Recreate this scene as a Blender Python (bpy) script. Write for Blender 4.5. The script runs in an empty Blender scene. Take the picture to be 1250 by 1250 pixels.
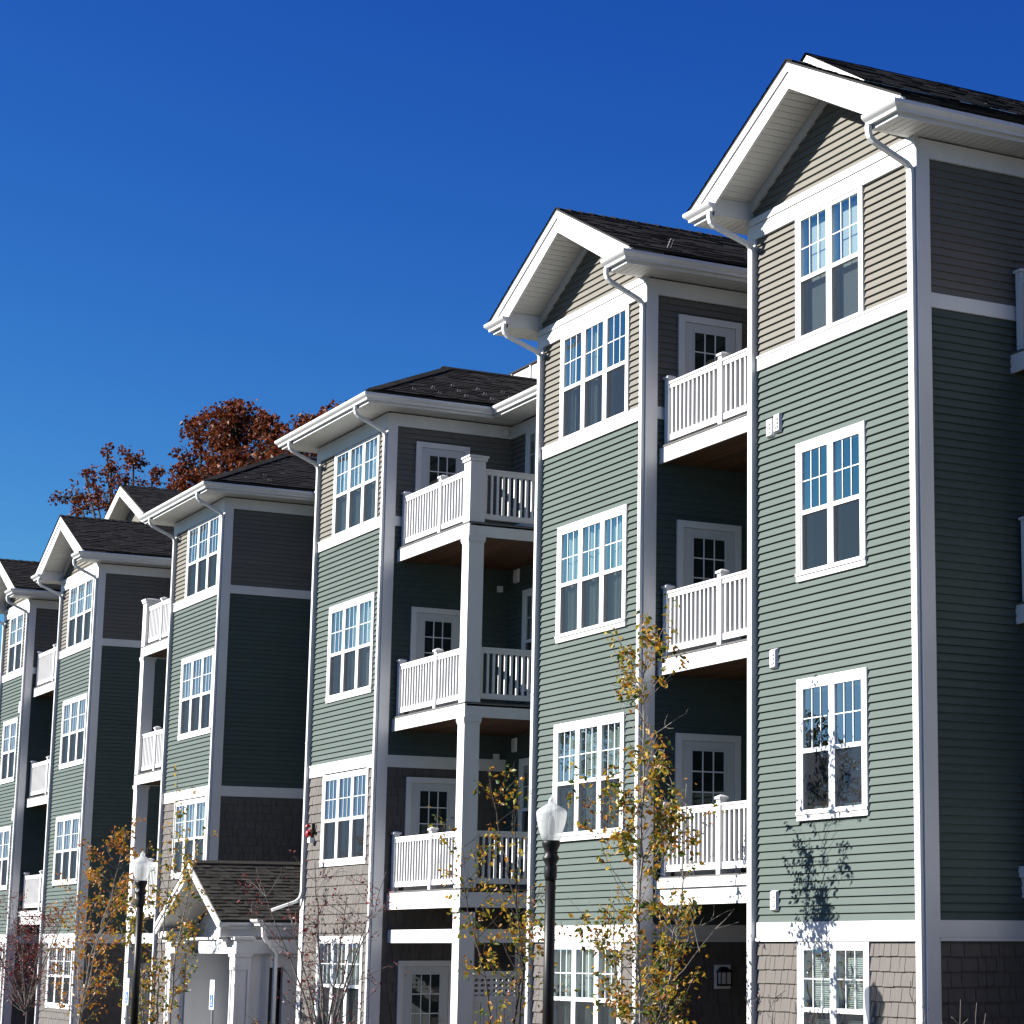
import bpy, math, random
from mathutils import Vector, Matrix
R = math.radians
random.seed(7)
S = bpy.context.scene
COL = S.collection

# ------------------------------------------------------------------ camera
cam_d = bpy.data.cameras.new("camera")
cam = bpy.data.objects.new("camera", cam_d)
COL.objects.link(cam)
S.camera = cam
PITCH, YAW = 0.1976, 1.0425
fw = Vector((-math.sin(YAW) * math.cos(PITCH), math.cos(YAW) * math.cos(PITCH), math.sin(PITCH)))
rt = Vector((math.cos(YAW), math.sin(YAW), 0))
up = rt.cross(fw)
ca, sa = math.cos(0.001), math.sin(0.001)
rt, up = ca * rt + sa * up, -sa * rt + ca * up
m = Matrix.Identity(4)
for i in range(3):
    m[i][0], m[i][1], m[i][2] = rt[i], up[i], -fw[i]
m.translation = (25.9278, -15.2133, 2.5048)
cam.matrix_world = m
cam_d.sensor_width = 36.0
cam_d.lens = 2838.22 / 1250 * 36
cam_d.shift_x = -(918.54 - 625) / 1250
cam_d.shift_y = (586.93 - 625) / 1250
cam_d.clip_start = 0.1
cam_d.clip_end = 3000

# ------------------------------------------------------------------ world, sun, exposure
# sunlight travels along (0.5, 1, -0.63)
SUN_DIR = Vector((-0.5, -1.0, 0.63)).normalized()
ELEV = math.asin(SUN_DIR.z)
W = bpy.data.worlds.new("World")
S.world = W
W.use_nodes = True
wn = W.node_tree
wn.nodes.clear()
sky = wn.nodes.new("ShaderNodeTexSky")
sky.sky_type = 'NISHITA'
sky.sun_disc = False
sky.sun_elevation = ELEV
sky.sun_rotation = math.atan2(SUN_DIR.x, SUN_DIR.y)
sky.air_density = 1.0
sky.dust_density = 0.0
sky.ozone_density = 6.0
sky.altitude = 200
bg = wn.nodes.new("ShaderNodeBackground")
bg.inputs[1].default_value = 0.0474
wo = wn.nodes.new("ShaderNodeOutputWorld")
# deep polarised blue of a clear autumn day: a contrast curve per channel on the sky colour
sp = wn.nodes.new("ShaderNodeSeparateColor")
cb = wn.nodes.new("ShaderNodeCombineColor")
wn.links.new(sky.outputs[0], sp.inputs[0])
curve = []
for ch, (g, k) in enumerate(((2.4, 0.150), (1.88, 0.235), (0.975, 0.929))):
    pw = wn.nodes.new("ShaderNodeMath")
    pw.operation = 'POWER'
    pw.inputs[1].default_value = g
    ml = wn.nodes.new("ShaderNodeMath")
    ml.operation = 'MULTIPLY'
    ml.inputs[1].default_value = k
    wn.links.new(sp.outputs[ch], pw.inputs[0])
    wn.links.new(pw.outputs[0], ml.inputs[0])
    curve.append(ml)
# towards the horizon the blue stays blue: red and green never pass a share of it
for ch, cap in ((0, 0.34), (1, 0.66)):
    cm = wn.nodes.new("ShaderNodeMath")
    cm.operation = 'MULTIPLY'
    cm.inputs[1].default_value = cap
    wn.links.new(curve[2].outputs[0], cm.inputs[0])
    mn = wn.nodes.new("ShaderNodeMath")
    mn.operation = 'SMOOTH_MIN'
    mn.inputs[2].default_value = 0.4
    wn.links.new(curve[ch].outputs[0], mn.inputs[0])
    wn.links.new(cm.outputs[0], mn.inputs[1])
    wn.links.new(mn.outputs[0], cb.inputs[ch])
wn.links.new(curve[2].outputs[0], cb.inputs[2])
wn.links.new(cb.outputs[0], bg.inputs[0])
wn.links.new(bg.outputs[0], wo.inputs[0])
sun_d = bpy.data.lights.new("sun", 'SUN')
sun_d.energy = 5.0
sun_d.angle = R(0.53)
sun_d.color = (1.0, 0.955, 0.89)
sun = bpy.data.objects.new("sun", sun_d)
COL.objects.link(sun)
sun.rotation_euler = SUN_DIR.to_track_quat('Z', 'Y').to_euler()
sun.location = (-10, -20, 30)
S.view_settings.view_transform = 'Standard'
S.view_settings.look = 'None'
S.view_settings.gamma = 1
S.view_settings.use_curve_mapping = False
S.view_settings.exposure = 1.5
S.render.engine = 'CYCLES'
S.cycles.max_bounces = 8
S.cycles.diffuse_bounces = 1
S.cycles.transparent_max_bounces = 16


# ------------------------------------------------------------------ materials
def mat(name, col, rough=0.6, noise=0.0, nscale=3.0, bump=0.0, bscale=60.0, island=0.0, spec=0.3, stretch=None, metal=0.0):
    mt = bpy.data.materials.new(name)
    mt.use_nodes = True
    nt = mt.node_tree
    b = nt.nodes["Principled BSDF"]
    b.inputs["Base Color"].default_value = (*col, 1)
    b.inputs["Roughness"].default_value = rough
    b.inputs["Specular IOR Level"].default_value = spec
    b.inputs["Metallic"].default_value = metal
    last = None
    tc = nt.nodes.new("ShaderNodeTexCoord")
    mp = nt.nodes.new("ShaderNodeMapping")
    nt.links.new(tc.outputs["Object"], mp.inputs[0])
    if stretch:
        mp.inputs["Scale"].default_value = stretch
    if noise or island:
        hs = nt.nodes.new("ShaderNodeHueSaturation")
        hs.inputs["Color"].default_value = (*col, 1)
        v = None
        if noise:
            n = nt.nodes.new("ShaderNodeTexNoise")
            n.inputs["Scale"].default_value = nscale
            n.inputs["Detail"].default_value = 5
            nt.links.new(mp.outputs[0], n.inputs[0])
            mr = nt.nodes.new("ShaderNodeMapRange")
            mr.inputs[1].default_value = 0.25
            mr.inputs[2].default_value = 0.75
            mr.inputs[3].default_value = 1 - noise
            mr.inputs[4].default_value = 1 + noise
            nt.links.new(n.outputs[0], mr.inputs[0])
            v = mr.outputs[0]
        if island:
            g = nt.nodes.new("ShaderNodeNewGeometry")
            mr2 = nt.nodes.new("ShaderNodeMapRange")
            mr2.inputs[3].default_value = 1 - island
            mr2.inputs[4].default_value = 1 + island
            nt.links.new(g.outputs["Random Per Island"], mr2.inputs[0])
            if v is None:
                v = mr2.outputs[0]
            else:
                mu = nt.nodes.new("ShaderNodeMath")
                mu.operation = 'MULTIPLY'
                nt.links.new(v, mu.inputs[0])
                nt.links.new(mr2.outputs[0], mu.inputs[1])
                v = mu.outputs[0]
        nt.links.new(v, hs.inputs["Value"])
        nt.links.new(hs.outputs[0], b.inputs["Base Color"])
    if bump:
        n2 = nt.nodes.new("ShaderNodeTexNoise")
        n2.inputs["Scale"].default_value = bscale
        n2.inputs["Detail"].default_value = 4
        nt.links.new(mp.outputs[0], n2.inputs[0])
        bp = nt.nodes.new("ShaderNodeBump")
        bp.inputs["Strength"].default_value = bump
        bp.inputs["Distance"].default_value = 0.01
        nt.links.new(n2.outputs[0], bp.inputs["Height"])
        nt.links.new(bp.outputs[0], b.inputs["Normal"])
    return mt


MT = {}
MT['white'] = mat("white_trim_paint", (0.61, 0.61, 0.60), 0.5, 0.06, 2.3, 0.06, 25, stretch=(1, 1, 0.35))
MT['vinyl'] = mat("white_vinyl", (0.64, 0.64, 0.64), 0.38, 0.025, 4)
MT['gutter'] = mat("white_aluminium", (0.58, 0.59, 0.59), 0.33, 0.05, 1.3, 0.06, 6)
MT['soffit'] = mat("white_soffit_vinyl", (0.56, 0.56, 0.53), 0.55, 0.04, 2)
MT['green'] = mat("sage_green_vinyl", (0.073, 0.094, 0.0855), 0.6, 0.05, 1.2, 0.12, 40, island=0.035, spec=0.10, stretch=(1, 1, 6))
MT['tan'] = mat("warm_tan_vinyl", (0.143, 0.136, 0.118), 0.6, 0.04, 1.2, 0.12, 40, island=0.03, spec=0.10, stretch=(1, 1, 6))
MT['shake'] = mat("taupe_shake", (0.092, 0.083, 0.076), 0.65, 0.10, 6, 0.45, 70, island=0.08, stretch=(4, 4, 1))
MT['roof'] = mat("charcoal_asphalt_shingle", (0.014, 0.0135, 0.0135), 0.95, 0.35, 30, 0.6, 180, island=0.45, spec=0.1)
MT['roof_brown'] = mat("weathered_grey_brown_shingle", (0.038, 0.036, 0.032), 0.95, 0.3, 30, 0.6, 180, island=0.30, spec=0.1)
MT['under'] = mat("dark_underlay", (0.02, 0.02, 0.02), 0.9)
MT['deck'] = mat("grey_decking", (0.09, 0.088, 0.085), 0.7, 0.15, 5)
MT['wood'] = mat("brown_stained_boards", (0.075, 0.035, 0.016), 0.6, 0.25, 2.5, 0.2, 30, island=0.25, stretch=(1, 8, 1))
MT['frame'] = mat("white_window_vinyl", (0.66, 0.67, 0.67), 0.35)
MT['jamb'] = mat("painted_jamb", (0.55, 0.55, 0.53), 0.6)
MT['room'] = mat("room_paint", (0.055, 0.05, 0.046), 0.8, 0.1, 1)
MT['blind'] = mat("white_blind", (0.50, 0.50, 0.475), 0.6)
MT['curtain'] = mat("pale_curtain_cloth", (0.44, 0.46, 0.42), 0.8, 0.08, 3)
MT['door'] = mat("white_door_paint", (0.50, 0.51, 0.51), 0.45, 0.03, 2)
MT['black'] = mat("black_powder_coat", (0.006, 0.006, 0.006), 0.45, 0.1, 5, 0.08, 60, spec=0.25)
MT['metal'] = mat("galvanised_metal", (0.45, 0.46, 0.47), 0.35, 0.15, 8, metal=0.9)
MT['dark_metal'] = mat("weathered_metal", (0.16, 0.16, 0.16), 0.5, 0.15, 8, metal=0.6)
MT['red'] = mat("red_alarm_paint", (0.26, 0.008, 0.010), 0.35)
MT['signwhite'] = mat("sign_white", (0.78, 0.80, 0.80), 0.4)
MT['signblue'] = mat("sign_blue", (0.01, 0.07, 0.45), 0.4)
MT['signgreen'] = mat("sign_green", (0.30, 0.55, 0.50), 0.4)
MT['bark_birch'] = mat("birch_bark", (0.20, 0.18, 0.16), 0.8, 0.55, 14, 0.5, 40)
MT['bark_dark'] = mat("dark_bark", (0.035, 0.027, 0.023), 0.9, 0.3, 12, 0.5, 40)
MT['bark_grey'] = mat("grey_bark", (0.11, 0.095, 0.088), 0.85, 0.3, 12, 0.5, 40)
MT['lawn'] = mat("autumn_lawn", (0.05, 0.055, 0.024), 0.9, 0.35, 0.6, 0.5, 20)
MT['mulch'] = mat("bark_mulch", (0.035, 0.022, 0.014), 0.95, 0.5, 8, 0.8, 60)
MT['asphalt'] = mat("asphalt", (0.04, 0.04, 0.041), 0.9, 0.2, 3, 0.4, 90)
MT['concrete'] = mat("pale_concrete", (0.17, 0.165, 0.155), 0.85, 0.12, 2, 0.3, 40)
MT['lantern_glass'] = mat("lantern_glass", (0.5, 0.5, 0.48), 0.2)


def glass_mat(name, tint, ior, base):
    mt = bpy.data.materials.new(name)
    mt.use_nodes = True
    nt = mt.node_tree
    nt.nodes.clear()
    out = nt.nodes.new("ShaderNodeOutputMaterial")
    mix = nt.nodes.new("ShaderNodeMixShader")
    tr = nt.nodes.new("ShaderNodeBsdfTransparent")
    tr.inputs[0].default_value = (*tint, 1)
    gl = nt.nodes.new("ShaderNodeBsdfGlossy")
    gl.inputs["Roughness"].default_value = 0.0
    gl.inputs["Color"].default_value = (0.85, 0.93, 1, 1)
    # Schlick reflectance that reads the same from both sides of the pane
    ge = nt.nodes.new("ShaderNodeNewGeometry")
    dt = nt.nodes.new("ShaderNodeVectorMath")
    dt.operation = 'DOT_PRODUCT'
    nt.links.new(ge.outputs["Normal"], dt.inputs[0])
    nt.links.new(ge.outputs["Incoming"], dt.inputs[1])

    def math_(op, x, y, clamp=False):
        q = nt.nodes.new("ShaderNodeMath")
        q.operation = op
        q.use_clamp = clamp
        for k, val in enumerate((x, y)):
            if val is None: continue
            if isinstance(val, (int, float)): q.inputs[k].default_value = val
            else: nt.links.new(val, q.inputs[k])
        return q.outputs[0]
    c1 = math_('ABSOLUTE', dt.outputs["Value"], None)
    c2 = math_('SUBTRACT', 1.0, c1, True)
    c3 = math_('POWER', c2, ior)
    c4 = math_('MULTIPLY', c3, 1 - base)
    ad = math_('ADD', c4, base, True)
    # slight pane waviness
    tc = nt.nodes.new("ShaderNodeTexCoord")
    nz = nt.nodes.new("ShaderNodeTexNoise")
    nz.inputs["Scale"].default_value = 1.6
    nt.links.new(tc.outputs["Object"], nz.inputs[0])
    bp = nt.nodes.new("ShaderNodeBump")
    bp.inputs["Strength"].default_value = 0.06
    bp.inputs["Distance"].default_value = 0.02
    nt.links.new(nz.outputs[0], bp.inputs["Height"])
    nt.links.new(bp.outputs[0], gl.inputs["Normal"])
    nt.links.new(ad, mix.inputs[0])
    nt.links.new(tr.outputs[0], mix.inputs[1])
    nt.links.new(gl.outputs[0], mix.inputs[2])
    nt.links.new(mix.outputs[0], out.inputs[0])
    return mt


MT['glass'] = glass_mat("window_glass", (0.70, 0.80, 0.80), 4.0, 0.31)
MT['doorglass'] = glass_mat("door_glass", (0.5, 0.6, 0.6), 5.0, 0.06)


def screen_mat():
    mt = bpy.data.materials.new("insect_screen")
    mt.use_nodes = True
    nt = mt.node_tree
    nt.nodes.clear()
    out = nt.nodes.new("ShaderNodeOutputMaterial")
    mix = nt.nodes.new("ShaderNodeMixShader")
    mix.inputs[0].default_value = 0.55
    tr = nt.nodes.new("ShaderNodeBsdfTransparent")
    df = nt.nodes.new("ShaderNodeBsdfDiffuse")
    df.inputs[0].default_value = (0.022, 0.024, 0.028, 1)
    nt.links.new(tr.outputs[0], mix.inputs[1])
    nt.links.new(df.outputs[0], mix.inputs[2])
    nt.links.new(mix.outputs[0], out.inputs[0])
    return mt


MT['screen'] = screen_mat()


def leaf_mat(name, stops, trans=0.35, spec=0.3):
    mt = bpy.data.materials.new(name)
    mt.use_nodes = True
    nt = mt.node_tree
    nt.nodes.clear()
    out = nt.nodes.new("ShaderNodeOutputMaterial")
    g = nt.nodes.new("ShaderNodeNewGeometry")
    cr = nt.nodes.new("ShaderNodeValToRGB")
    el = cr.color_ramp.elements
    el[0].position, el[0].color = stops[0][0], (*stops[0][1], 1)
    el[1].position, el[1].color = stops[-1][0], (*stops[-1][1], 1)
    for p, c in stops[1:-1]:
        e = el.new(p)
        e.color = (*c, 1)
    nt.links.new(g.outputs["Random Per Island"], cr.inputs[0])
    d = nt.nodes.new("ShaderNodeBsdfPrincipled")
    d.inputs["Roughness"].default_value = 0.45
    d.inputs["Specular IOR Level"].default_value = spec
    t = nt.nodes.new("ShaderNodeBsdfTranslucent")
    nt.links.new(cr.outputs[0], d.inputs["Base Color"])
    nt.links.new(cr.outputs[0], t.inputs[0])
    mx = nt.nodes.new("ShaderNodeMixShader")
    mx.inputs[0].default_value = trans
    nt.links.new(d.outputs[0], mx.inputs[1])
    nt.links.new(t.outputs[0], mx.inputs[2])
    nt.links.new(mx.outputs[0], out.inputs[0])
    return mt


MT['leaf_birch'] = leaf_mat("birch_leaves_turning", [(0, (0.03, 0.06, 0.010)), (0.3, (0.10, 0.13, 0.016)), (0.44, (0.36, 0.27, 0.022)),
                            (0.68, (0.42, 0.24, 0.018)), (0.86, (0.32, 0.135, 0.013)), (1, (0.18, 0.06, 0.010))])
MT['leaf_amber'] = leaf_mat("amber_birch_leaves", [(0, (0.08, 0.11, 0.015)), (0.15, (0.32, 0.20, 0.016)), (0.5, (0.37, 0.16, 0.013)),
                            (0.8, (0.36, 0.12, 0.012)), (1, (0.18, 0.055, 0.012))])
MT['leaf_oak'] = leaf_mat("russet_oak_leaves", [(0, (0.050, 0.013, 0.008)), (0.4, (0.115, 0.028, 0.010)), (0.75, (0.19, 0.052, 0.014)), (1, (0.070, 0.019, 0.009))], 0.25, 0.08)
MT['leaf_red'] = leaf_mat("dark_red_leaves", [(0, (0.10, 0.010, 0.012)), (0.6, (0.16, 0.016, 0.016)), (1, (0.24, 0.04, 0.02))], 0.2)
MT['leaf_green'] = leaf_mat("dark_green_leaves", [(0, (0.025, 0.045, 0.012)), (0.6, (0.05, 0.08, 0.02)), (1, (0.12, 0.09, 0.02))], 0.2)

# ------------------------------------------------------------------ mesh helpers
class M:
    def __init__(s):
        s.v = []
        s.f = []
        s.mi = []
        s.k = 0
        s.pr = []

    def poly(s, pts):
        n = len(s.v)
        s.v += [tuple(p) for p in pts]
        s.f.append(tuple(range(n, n + len(pts))))
        s.mi.append(s.k)

    def box(s, x0, x1, y0, y1, z0, z1):
        s.pr.append(len(s.v))
        if x0 > x1: x0, x1 = x1, x0
        if y0 > y1: y0, y1 = y1, y0
        if z0 > z1: z0, z1 = z1, z0
        n = len(s.v)
        s.v += [(x0, y0, z0), (x1, y0, z0), (x1, y1, z0), (x0, y1, z0), (x0, y0, z1), (x1, y0, z1), (x1, y1, z1), (x0, y1, z1)]
        for f in ((0, 3, 2, 1), (4, 5, 6, 7), (0, 1, 5, 4), (1, 2, 6, 5), (2, 3, 7, 6), (3, 0, 4, 7)):
            s.f.append(tuple(n + i for i in f))
            s.mi.append(s.k)

    def hexa(s, b, t):
        """closed solid from bottom ring b and top ring t"""
        n = len(s.v)
        s.pr.append(n)
        k = len(b)
        s.v += [tuple(p) for p in b] + [tuple(p) for p in t]
        s.f.append(tuple(n + i for i in reversed(range(k))))
        s.f.append(tuple(n + k + i for i in range(k)))
        s.mi += [s.k, s.k]
        for i in range(k):
            j = (i + 1) % k
            s.f.append((n + i, n + j, n + k + j, n + k + i))
            s.mi.append(s.k)

    def loft(s, rings, closed=True, caps=True):
        n = len(s.v)
        k = len(rings[0])
        for r in rings:
            s.v += [tuple(p) for p in r]
        for a in range(len(rings) - 1):
            for i in range(k if closed else k - 1):
                j = (i + 1) % k
                s.f.append((n + a * k + i, n + a * k + j, n + (a + 1) * k + j, n + (a + 1) * k + i))
                s.mi.append(s.k)
        if caps and closed:
            s.f.append(tuple(n + i for i in reversed(range(k))))
            s.f.append(tuple(n + (len(rings) - 1) * k + i for i in range(k)))
            s.mi += [s.k, s.k]

    def tube(s, pts, rad, seg=6):
        rings = []
        for i, p in enumerate(pts):
            p = Vector(p)
            a = Vector(pts[max(i - 1, 0)])
            b = Vector(pts[min(i + 1, len(pts) - 1)])
            d = (b - a).normalized()
            u = d.cross(Vector((0.31, 0.95, 0.05)))
            if u.length < 1e-3: u = d.cross(Vector((1, 0, 0)))
            u.normalize()
            w = d.cross(u)
            r = rad[i] if isinstance(rad, (list, tuple)) else rad
            rings.append([p + r * (math.cos(2 * math.pi * q / seg) * u + math.sin(2 * math.pi * q / seg) * w) for q in range(seg)])
        s.loft(rings)

    def rtube(s, pts, w, d, out=Vector((1, 0, 0))):
        """rectangular pipe: width w along out, depth d across"""
        rings = []
        for i, p in enumerate(pts):
            p = Vector(p)
            a = Vector(pts[max(i - 1, 0)])
            b = Vector(pts[min(i + 1, len(pts) - 1)])
            t = (b - a).normalized()
            v = t.cross(out).normalized()
            c = 0.18
            ring = []
            for (x, y) in ((-1, -1 + c), (-1 + c, -1), (1 - c, -1), (1, -1 + c), (1, 1 - c), (1 - c, 1), (-1 + c, 1), (-1, 1 - c)):
                ring.append(p + out * (x * w / 2) + v * (y * d / 2))
            rings.append(ring)
        s.loft(rings)

    def lathe(s, prof, seg=20, c=(0, 0, 0)):
        rings = [[(c[0] + r * math.cos(2 * math.pi * q / seg), c[1] + r * math.sin(2 * math.pi * q / seg), c[2] + z) for q in range(seg)] for r, z in prof]
        s.loft(rings)

    def sweep(s, prof, path, left=False):
        """profile [(out,z)] along an xy path; out is to the right of travel (left if flagged)"""
        n = len(path)
        dirs = []
        for i in range(n - 1):
            d = Vector((path[i + 1][0] - path[i][0], path[i + 1][1] - path[i][1]))
            dirs.append(d.normalized())
        rings = []
        for i in range(n):
            nn = []
            for d in ([dirs[i - 1]] if i > 0 else []) + ([dirs[i]] if i < n - 1 else []):
                q = Vector((d.y, -d.x))
                nn.append(-q if left else q)
            if len(nn) == 2:
                b = (nn[0] + nn[1])
                b = b / (b.dot(nn[0]))
            else:
                b = nn[0]
            z0 = path[i][2] if len(path[i]) > 2 else 0
            rings.append([(path[i][0] + b.x * o, path[i][1] + b.y * o, z0 + z) for o, z in prof])
        s.loft(rings)

    def mesh(s, name, mats, smooth=False):
        me = bpy.data.meshes.new(name)
        me.from_pydata(s.v, [], s.f)
        if not isinstance(mats, (list, tuple)): mats = [mats]
        for q in mats: me.materials.append(q)
        if len(mats) > 1: me.polygons.foreach_set("material_index", s.mi)
        if smooth: me.polygons.foreach_set("use_smooth", [True] * len(me.polygons))
        me.update()
        return me

    def obj(s, name, mats, parent=None, label=None, kind=None, smooth=False, loc=None):
        if not s.f: return None
        return link(s.mesh(name, mats, smooth), name, parent, label, kind, loc)


def each(mb, name, mats, parent=None):
    """every solid of mb becomes an object of its own"""
    out = []
    st = mb.pr + [len(mb.v)]
    for a, b in zip(st[:-1], st[1:]):
        q = M()
        q.v = mb.v[a:b]
        q.f = [tuple(i - a for i in f) for f in mb.f if a <= f[0] < b]
        q.mi = [0] * len(q.f)
        out.append(q.obj(name, mats, parent))
    return out


def link(me, name, parent=None, label=None, kind=None, loc=None, rot=None):
    o = bpy.data.objects.new(name, me)
    COL.objects.link(o)
    if parent: o.parent = parent
    if label: o["label"] = label
    if kind: o["kind"] = kind
    if loc: o.location = loc
    if rot: o.rotation_euler = rot
    return o


def thing(name, label, cat, loc=(0, 0, 0), group=None, rotz=0):
    o = bpy.data.objects.new(name, None)
    COL.objects.link(o)
    o.location = loc
    o.rotation_euler = (0, 0, rotz)
    o.empty_display_size = 0.5
    o["label"] = label
    o["category"] = cat
    if group: o["group"] = group
    return o


def copy_tree(src, parent=None):
    c = src.copy()
    COL.objects.link(c)
    if parent: c.parent = parent
    for ch in list(src.children): copy_tree(ch, c)
    return c


# wall frames: point = o + u*U + n*N (n outward) + z
class Frame:
    def __init__(s, o, u, n):
        s.o, s.u, s.n = Vector(o), Vector(u), Vector(n)

    def p(s, u, n, z):
        return s.o + s.u * u + s.n * n + Vector((0, 0, z))

    def box(s, mb, u0, u1, n0, n1, z0, z1):
        a, b = s.p(u0, n0, z0), s.p(u1, n1, z1)
        mb.box(a.x, b.x, a.y, b.y, a.z, b.z)


def cells(u0, u1, z0, z1, holes):
    us = sorted({u0, u1} | {h[i] for h in holes for i in (0, 1) if u0 < h[i] < u1})
    zs = sorted({z0, z1} | {h[i] for h in holes for i in (2, 3) if z0 < h[i] < z1})
    for i in range(len(us) - 1):
        for j in range(len(zs) - 1):
            cu, cz = (us[i] + us[i + 1]) / 2, (zs[j] + zs[j + 1]) / 2
            if not any(h[0] < cu < h[1] and h[2] < cz < h[3] for h in holes):
                yield us[i], us[i + 1], zs[j], zs[j + 1]


def segs(u0, u1, zc, holes):
    out = [(u0, u1)]
    for h in holes:
        if h[2] < zc < h[3]:
            nx = []
            for a, b in out:
                if h[1] <= a or h[0] >= b:
                    nx.append((a, b))
                else:
                    if h[0] - a > 0.01: nx.append((a, h[0]))
                    if b - h[1] > 0.01: nx.append((h[1], b))
            out = nx
    return out


COUNT = {'siding': 0, 'shake': 0}
BOARD = 0.0985
LAP = 0.033


def board(mb, fr, a, b, z0, h, zref=0.0):
    """one lapped siding course from u=a..b"""
    p = lambda u, n, z: fr.p(u, n - 0.010, z)
    mb.poly([p(a, LAP, z0 - zref), p(b, LAP, z0 - zref), p(b, 0.002, z0 + h - zref), p(a, 0.002, z0 + h - zref)])
    mb.poly([p(a, 0.0, z0 - zref), p(b, 0.0, z0 - zref), p(b, LAP, z0 - zref), p(a, LAP, z0 - zref)])
    mb.poly([p(a, 0.0, z0 - zref), p(a, LAP, z0 - zref), p(a, 0.002, z0 + h - zref)])
    mb.poly([p(b, LAP, z0 - zref), p(b, 0.0, z0 - zref), p(b, 0.002, z0 + h - zref)])


def siding(fr, u0, u1, z0, z1, holes, mt, parent, single=False, clip=None):
    n = max(1, round((z1 - z0) / BOARD))
    h = (z1 - z0) / n
    cache = {}
    mb = M()
    for k in range(n):
        z = z0 + k * h
        a, b = u0, u1
        if clip:
            a, b = clip(z + h * 0.5)
            a, b = max(a, u0), min(b, u1)
            if b - a < 0.05: continue
        ss = segs(a, b, z + h / 2, holes)
        if not ss: continue
        if single and COUNT['siding'] < 297:
            for key in ss:
                if key not in cache:
                    q = M()
                    board(q, fr, key[0], key[1], 0, h)
                    cache[key] = q.mesh("siding_board", mt)
                link(cache[key], "siding_board", parent, loc=(0, 0, z))
                COUNT['siding'] += 1
        else:
            for (c, d) in ss: board(mb, fr, c, d, z, h)
    mb.obj("siding", mt, parent, kind="stuff")


def shakes(fr, u0, u1, z0, z1, holes, mt, parent, single_above=None, seed=1):
    rnd = random.Random(seed)
    n = round((z1 - z0) / 0.169)
    h = (z1 - z0) / n
    mb = M()
    for k in range(n):
        z = z1 - (k + 1) * h
        for (a, b) in segs(u0, u1, z + h / 2, holes):
            u = a
            while u < b - 0.01:
                w = rnd.choice((0.11, 0.15, 0.19, 0.23))
                e = min(u + w, b)
                if b - e < 0.06: e = b
                single = single_above is not None and z > single_above and COUNT['shake'] < 240
                q = M() if single else mb
                t = 0.026 + rnd.uniform(-0.002, 0.003)
                dz = rnd.choice((0, 0, 0, 0.004, -0.004))
                p = fr.p
                g = 0.004
                q.poly([p(u + g, t, z + dz), p(e - g, t, z + dz), p(e - g, 0.003, z + h), p(u + g, 0.003, z + h)])
                q.poly([p(u + g, 0, z + dz), p(e - g, 0, z + dz), p(e - g, t, z + dz), p(u + g, t, z + dz)])
                q.poly([p(u + g, 0, z + dz), p(u + g, t, z + dz), p(u + g, 0.003, z + h)])
                q.poly([p(e - g, t, z + dz), p(e - g, 0, z + dz), p(e - g, 0.003, z + h)])
                if single:
                    q.obj("shake_shingle", mt, parent)
                    COUNT['shake'] += 1
                u = e
    mb.obj("shake_courses", mt, parent, kind="stuff")


def wall_core(fr, u0, u1, z0, z1, holes, name, mt, parent, label=None):
    mb = M()
    for (a, b, c, d) in cells(u0, u1, z0, z1, holes):
        p = fr.p
        mb.poly([p(a, -0.013, c), p(b, -0.013, c), p(b, -0.013, d), p(a, -0.013, d)])
    # reveal thickness round the openings
    for (a, b, c, d) in holes:
        p = fr.p
        for q in (((a, c), (b, c)), ((b, c), (b, d)), ((b, d), (a, d)), ((a, d), (a, c))):
            mb.poly([p(q[0][0], -0.013, q[0][1]), p(q[1][0], -0.013, q[1][1]), p(q[1][0], -0.12, q[1][1]), p(q[0][0], -0.12, q[0][1])])
    return mb.obj(name, mt, parent, label)


def shingle_slope(o, e, s, n, vmax, urange, mt, parent, course=0.14, seed=3, lip=0.011, ws=(0.12, 0.34), name="shingle_courses"):
    """o eave start, e along eave, s up slope, n normal"""
    rnd = random.Random(seed)
    o, e, s, n = Vector(o), Vector(e), Vector(s), Vector(n)
    mb = M()
    v = 0.0
    while v < vmax - 0.02:
        v1 = min(v + course, vmax)
        a, b = urange((v + v1) / 2)
        u = a - rnd.uniform(0, 0.2)
        while u < b:
            w = rnd.uniform(*ws)
            c, d = max(u, a), min(u + w, b)
            if d - c > 0.01:
                t = lip * rnd.choice((0.55, 0.8, 1.3, 1.6))
                dv = rnd.choice((0, 0, -0.006))
                p = lambda uu, vv, nn: o + e * uu + s * vv + n * nn
                mb.poly([p(c, v + dv, t), p(d, v + dv, t), p(d, v1 + 0.012, 0.003), p(c, v1 + 0.012, 0.003)])
                mb.poly([p(c, v + dv, 0), p(d, v + dv, 0), p(d, v + dv, t), p(c, v + dv, t)])
            u += w
        v = v1
    return mb.obj(name, mt, parent, kind="stuff")


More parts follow.
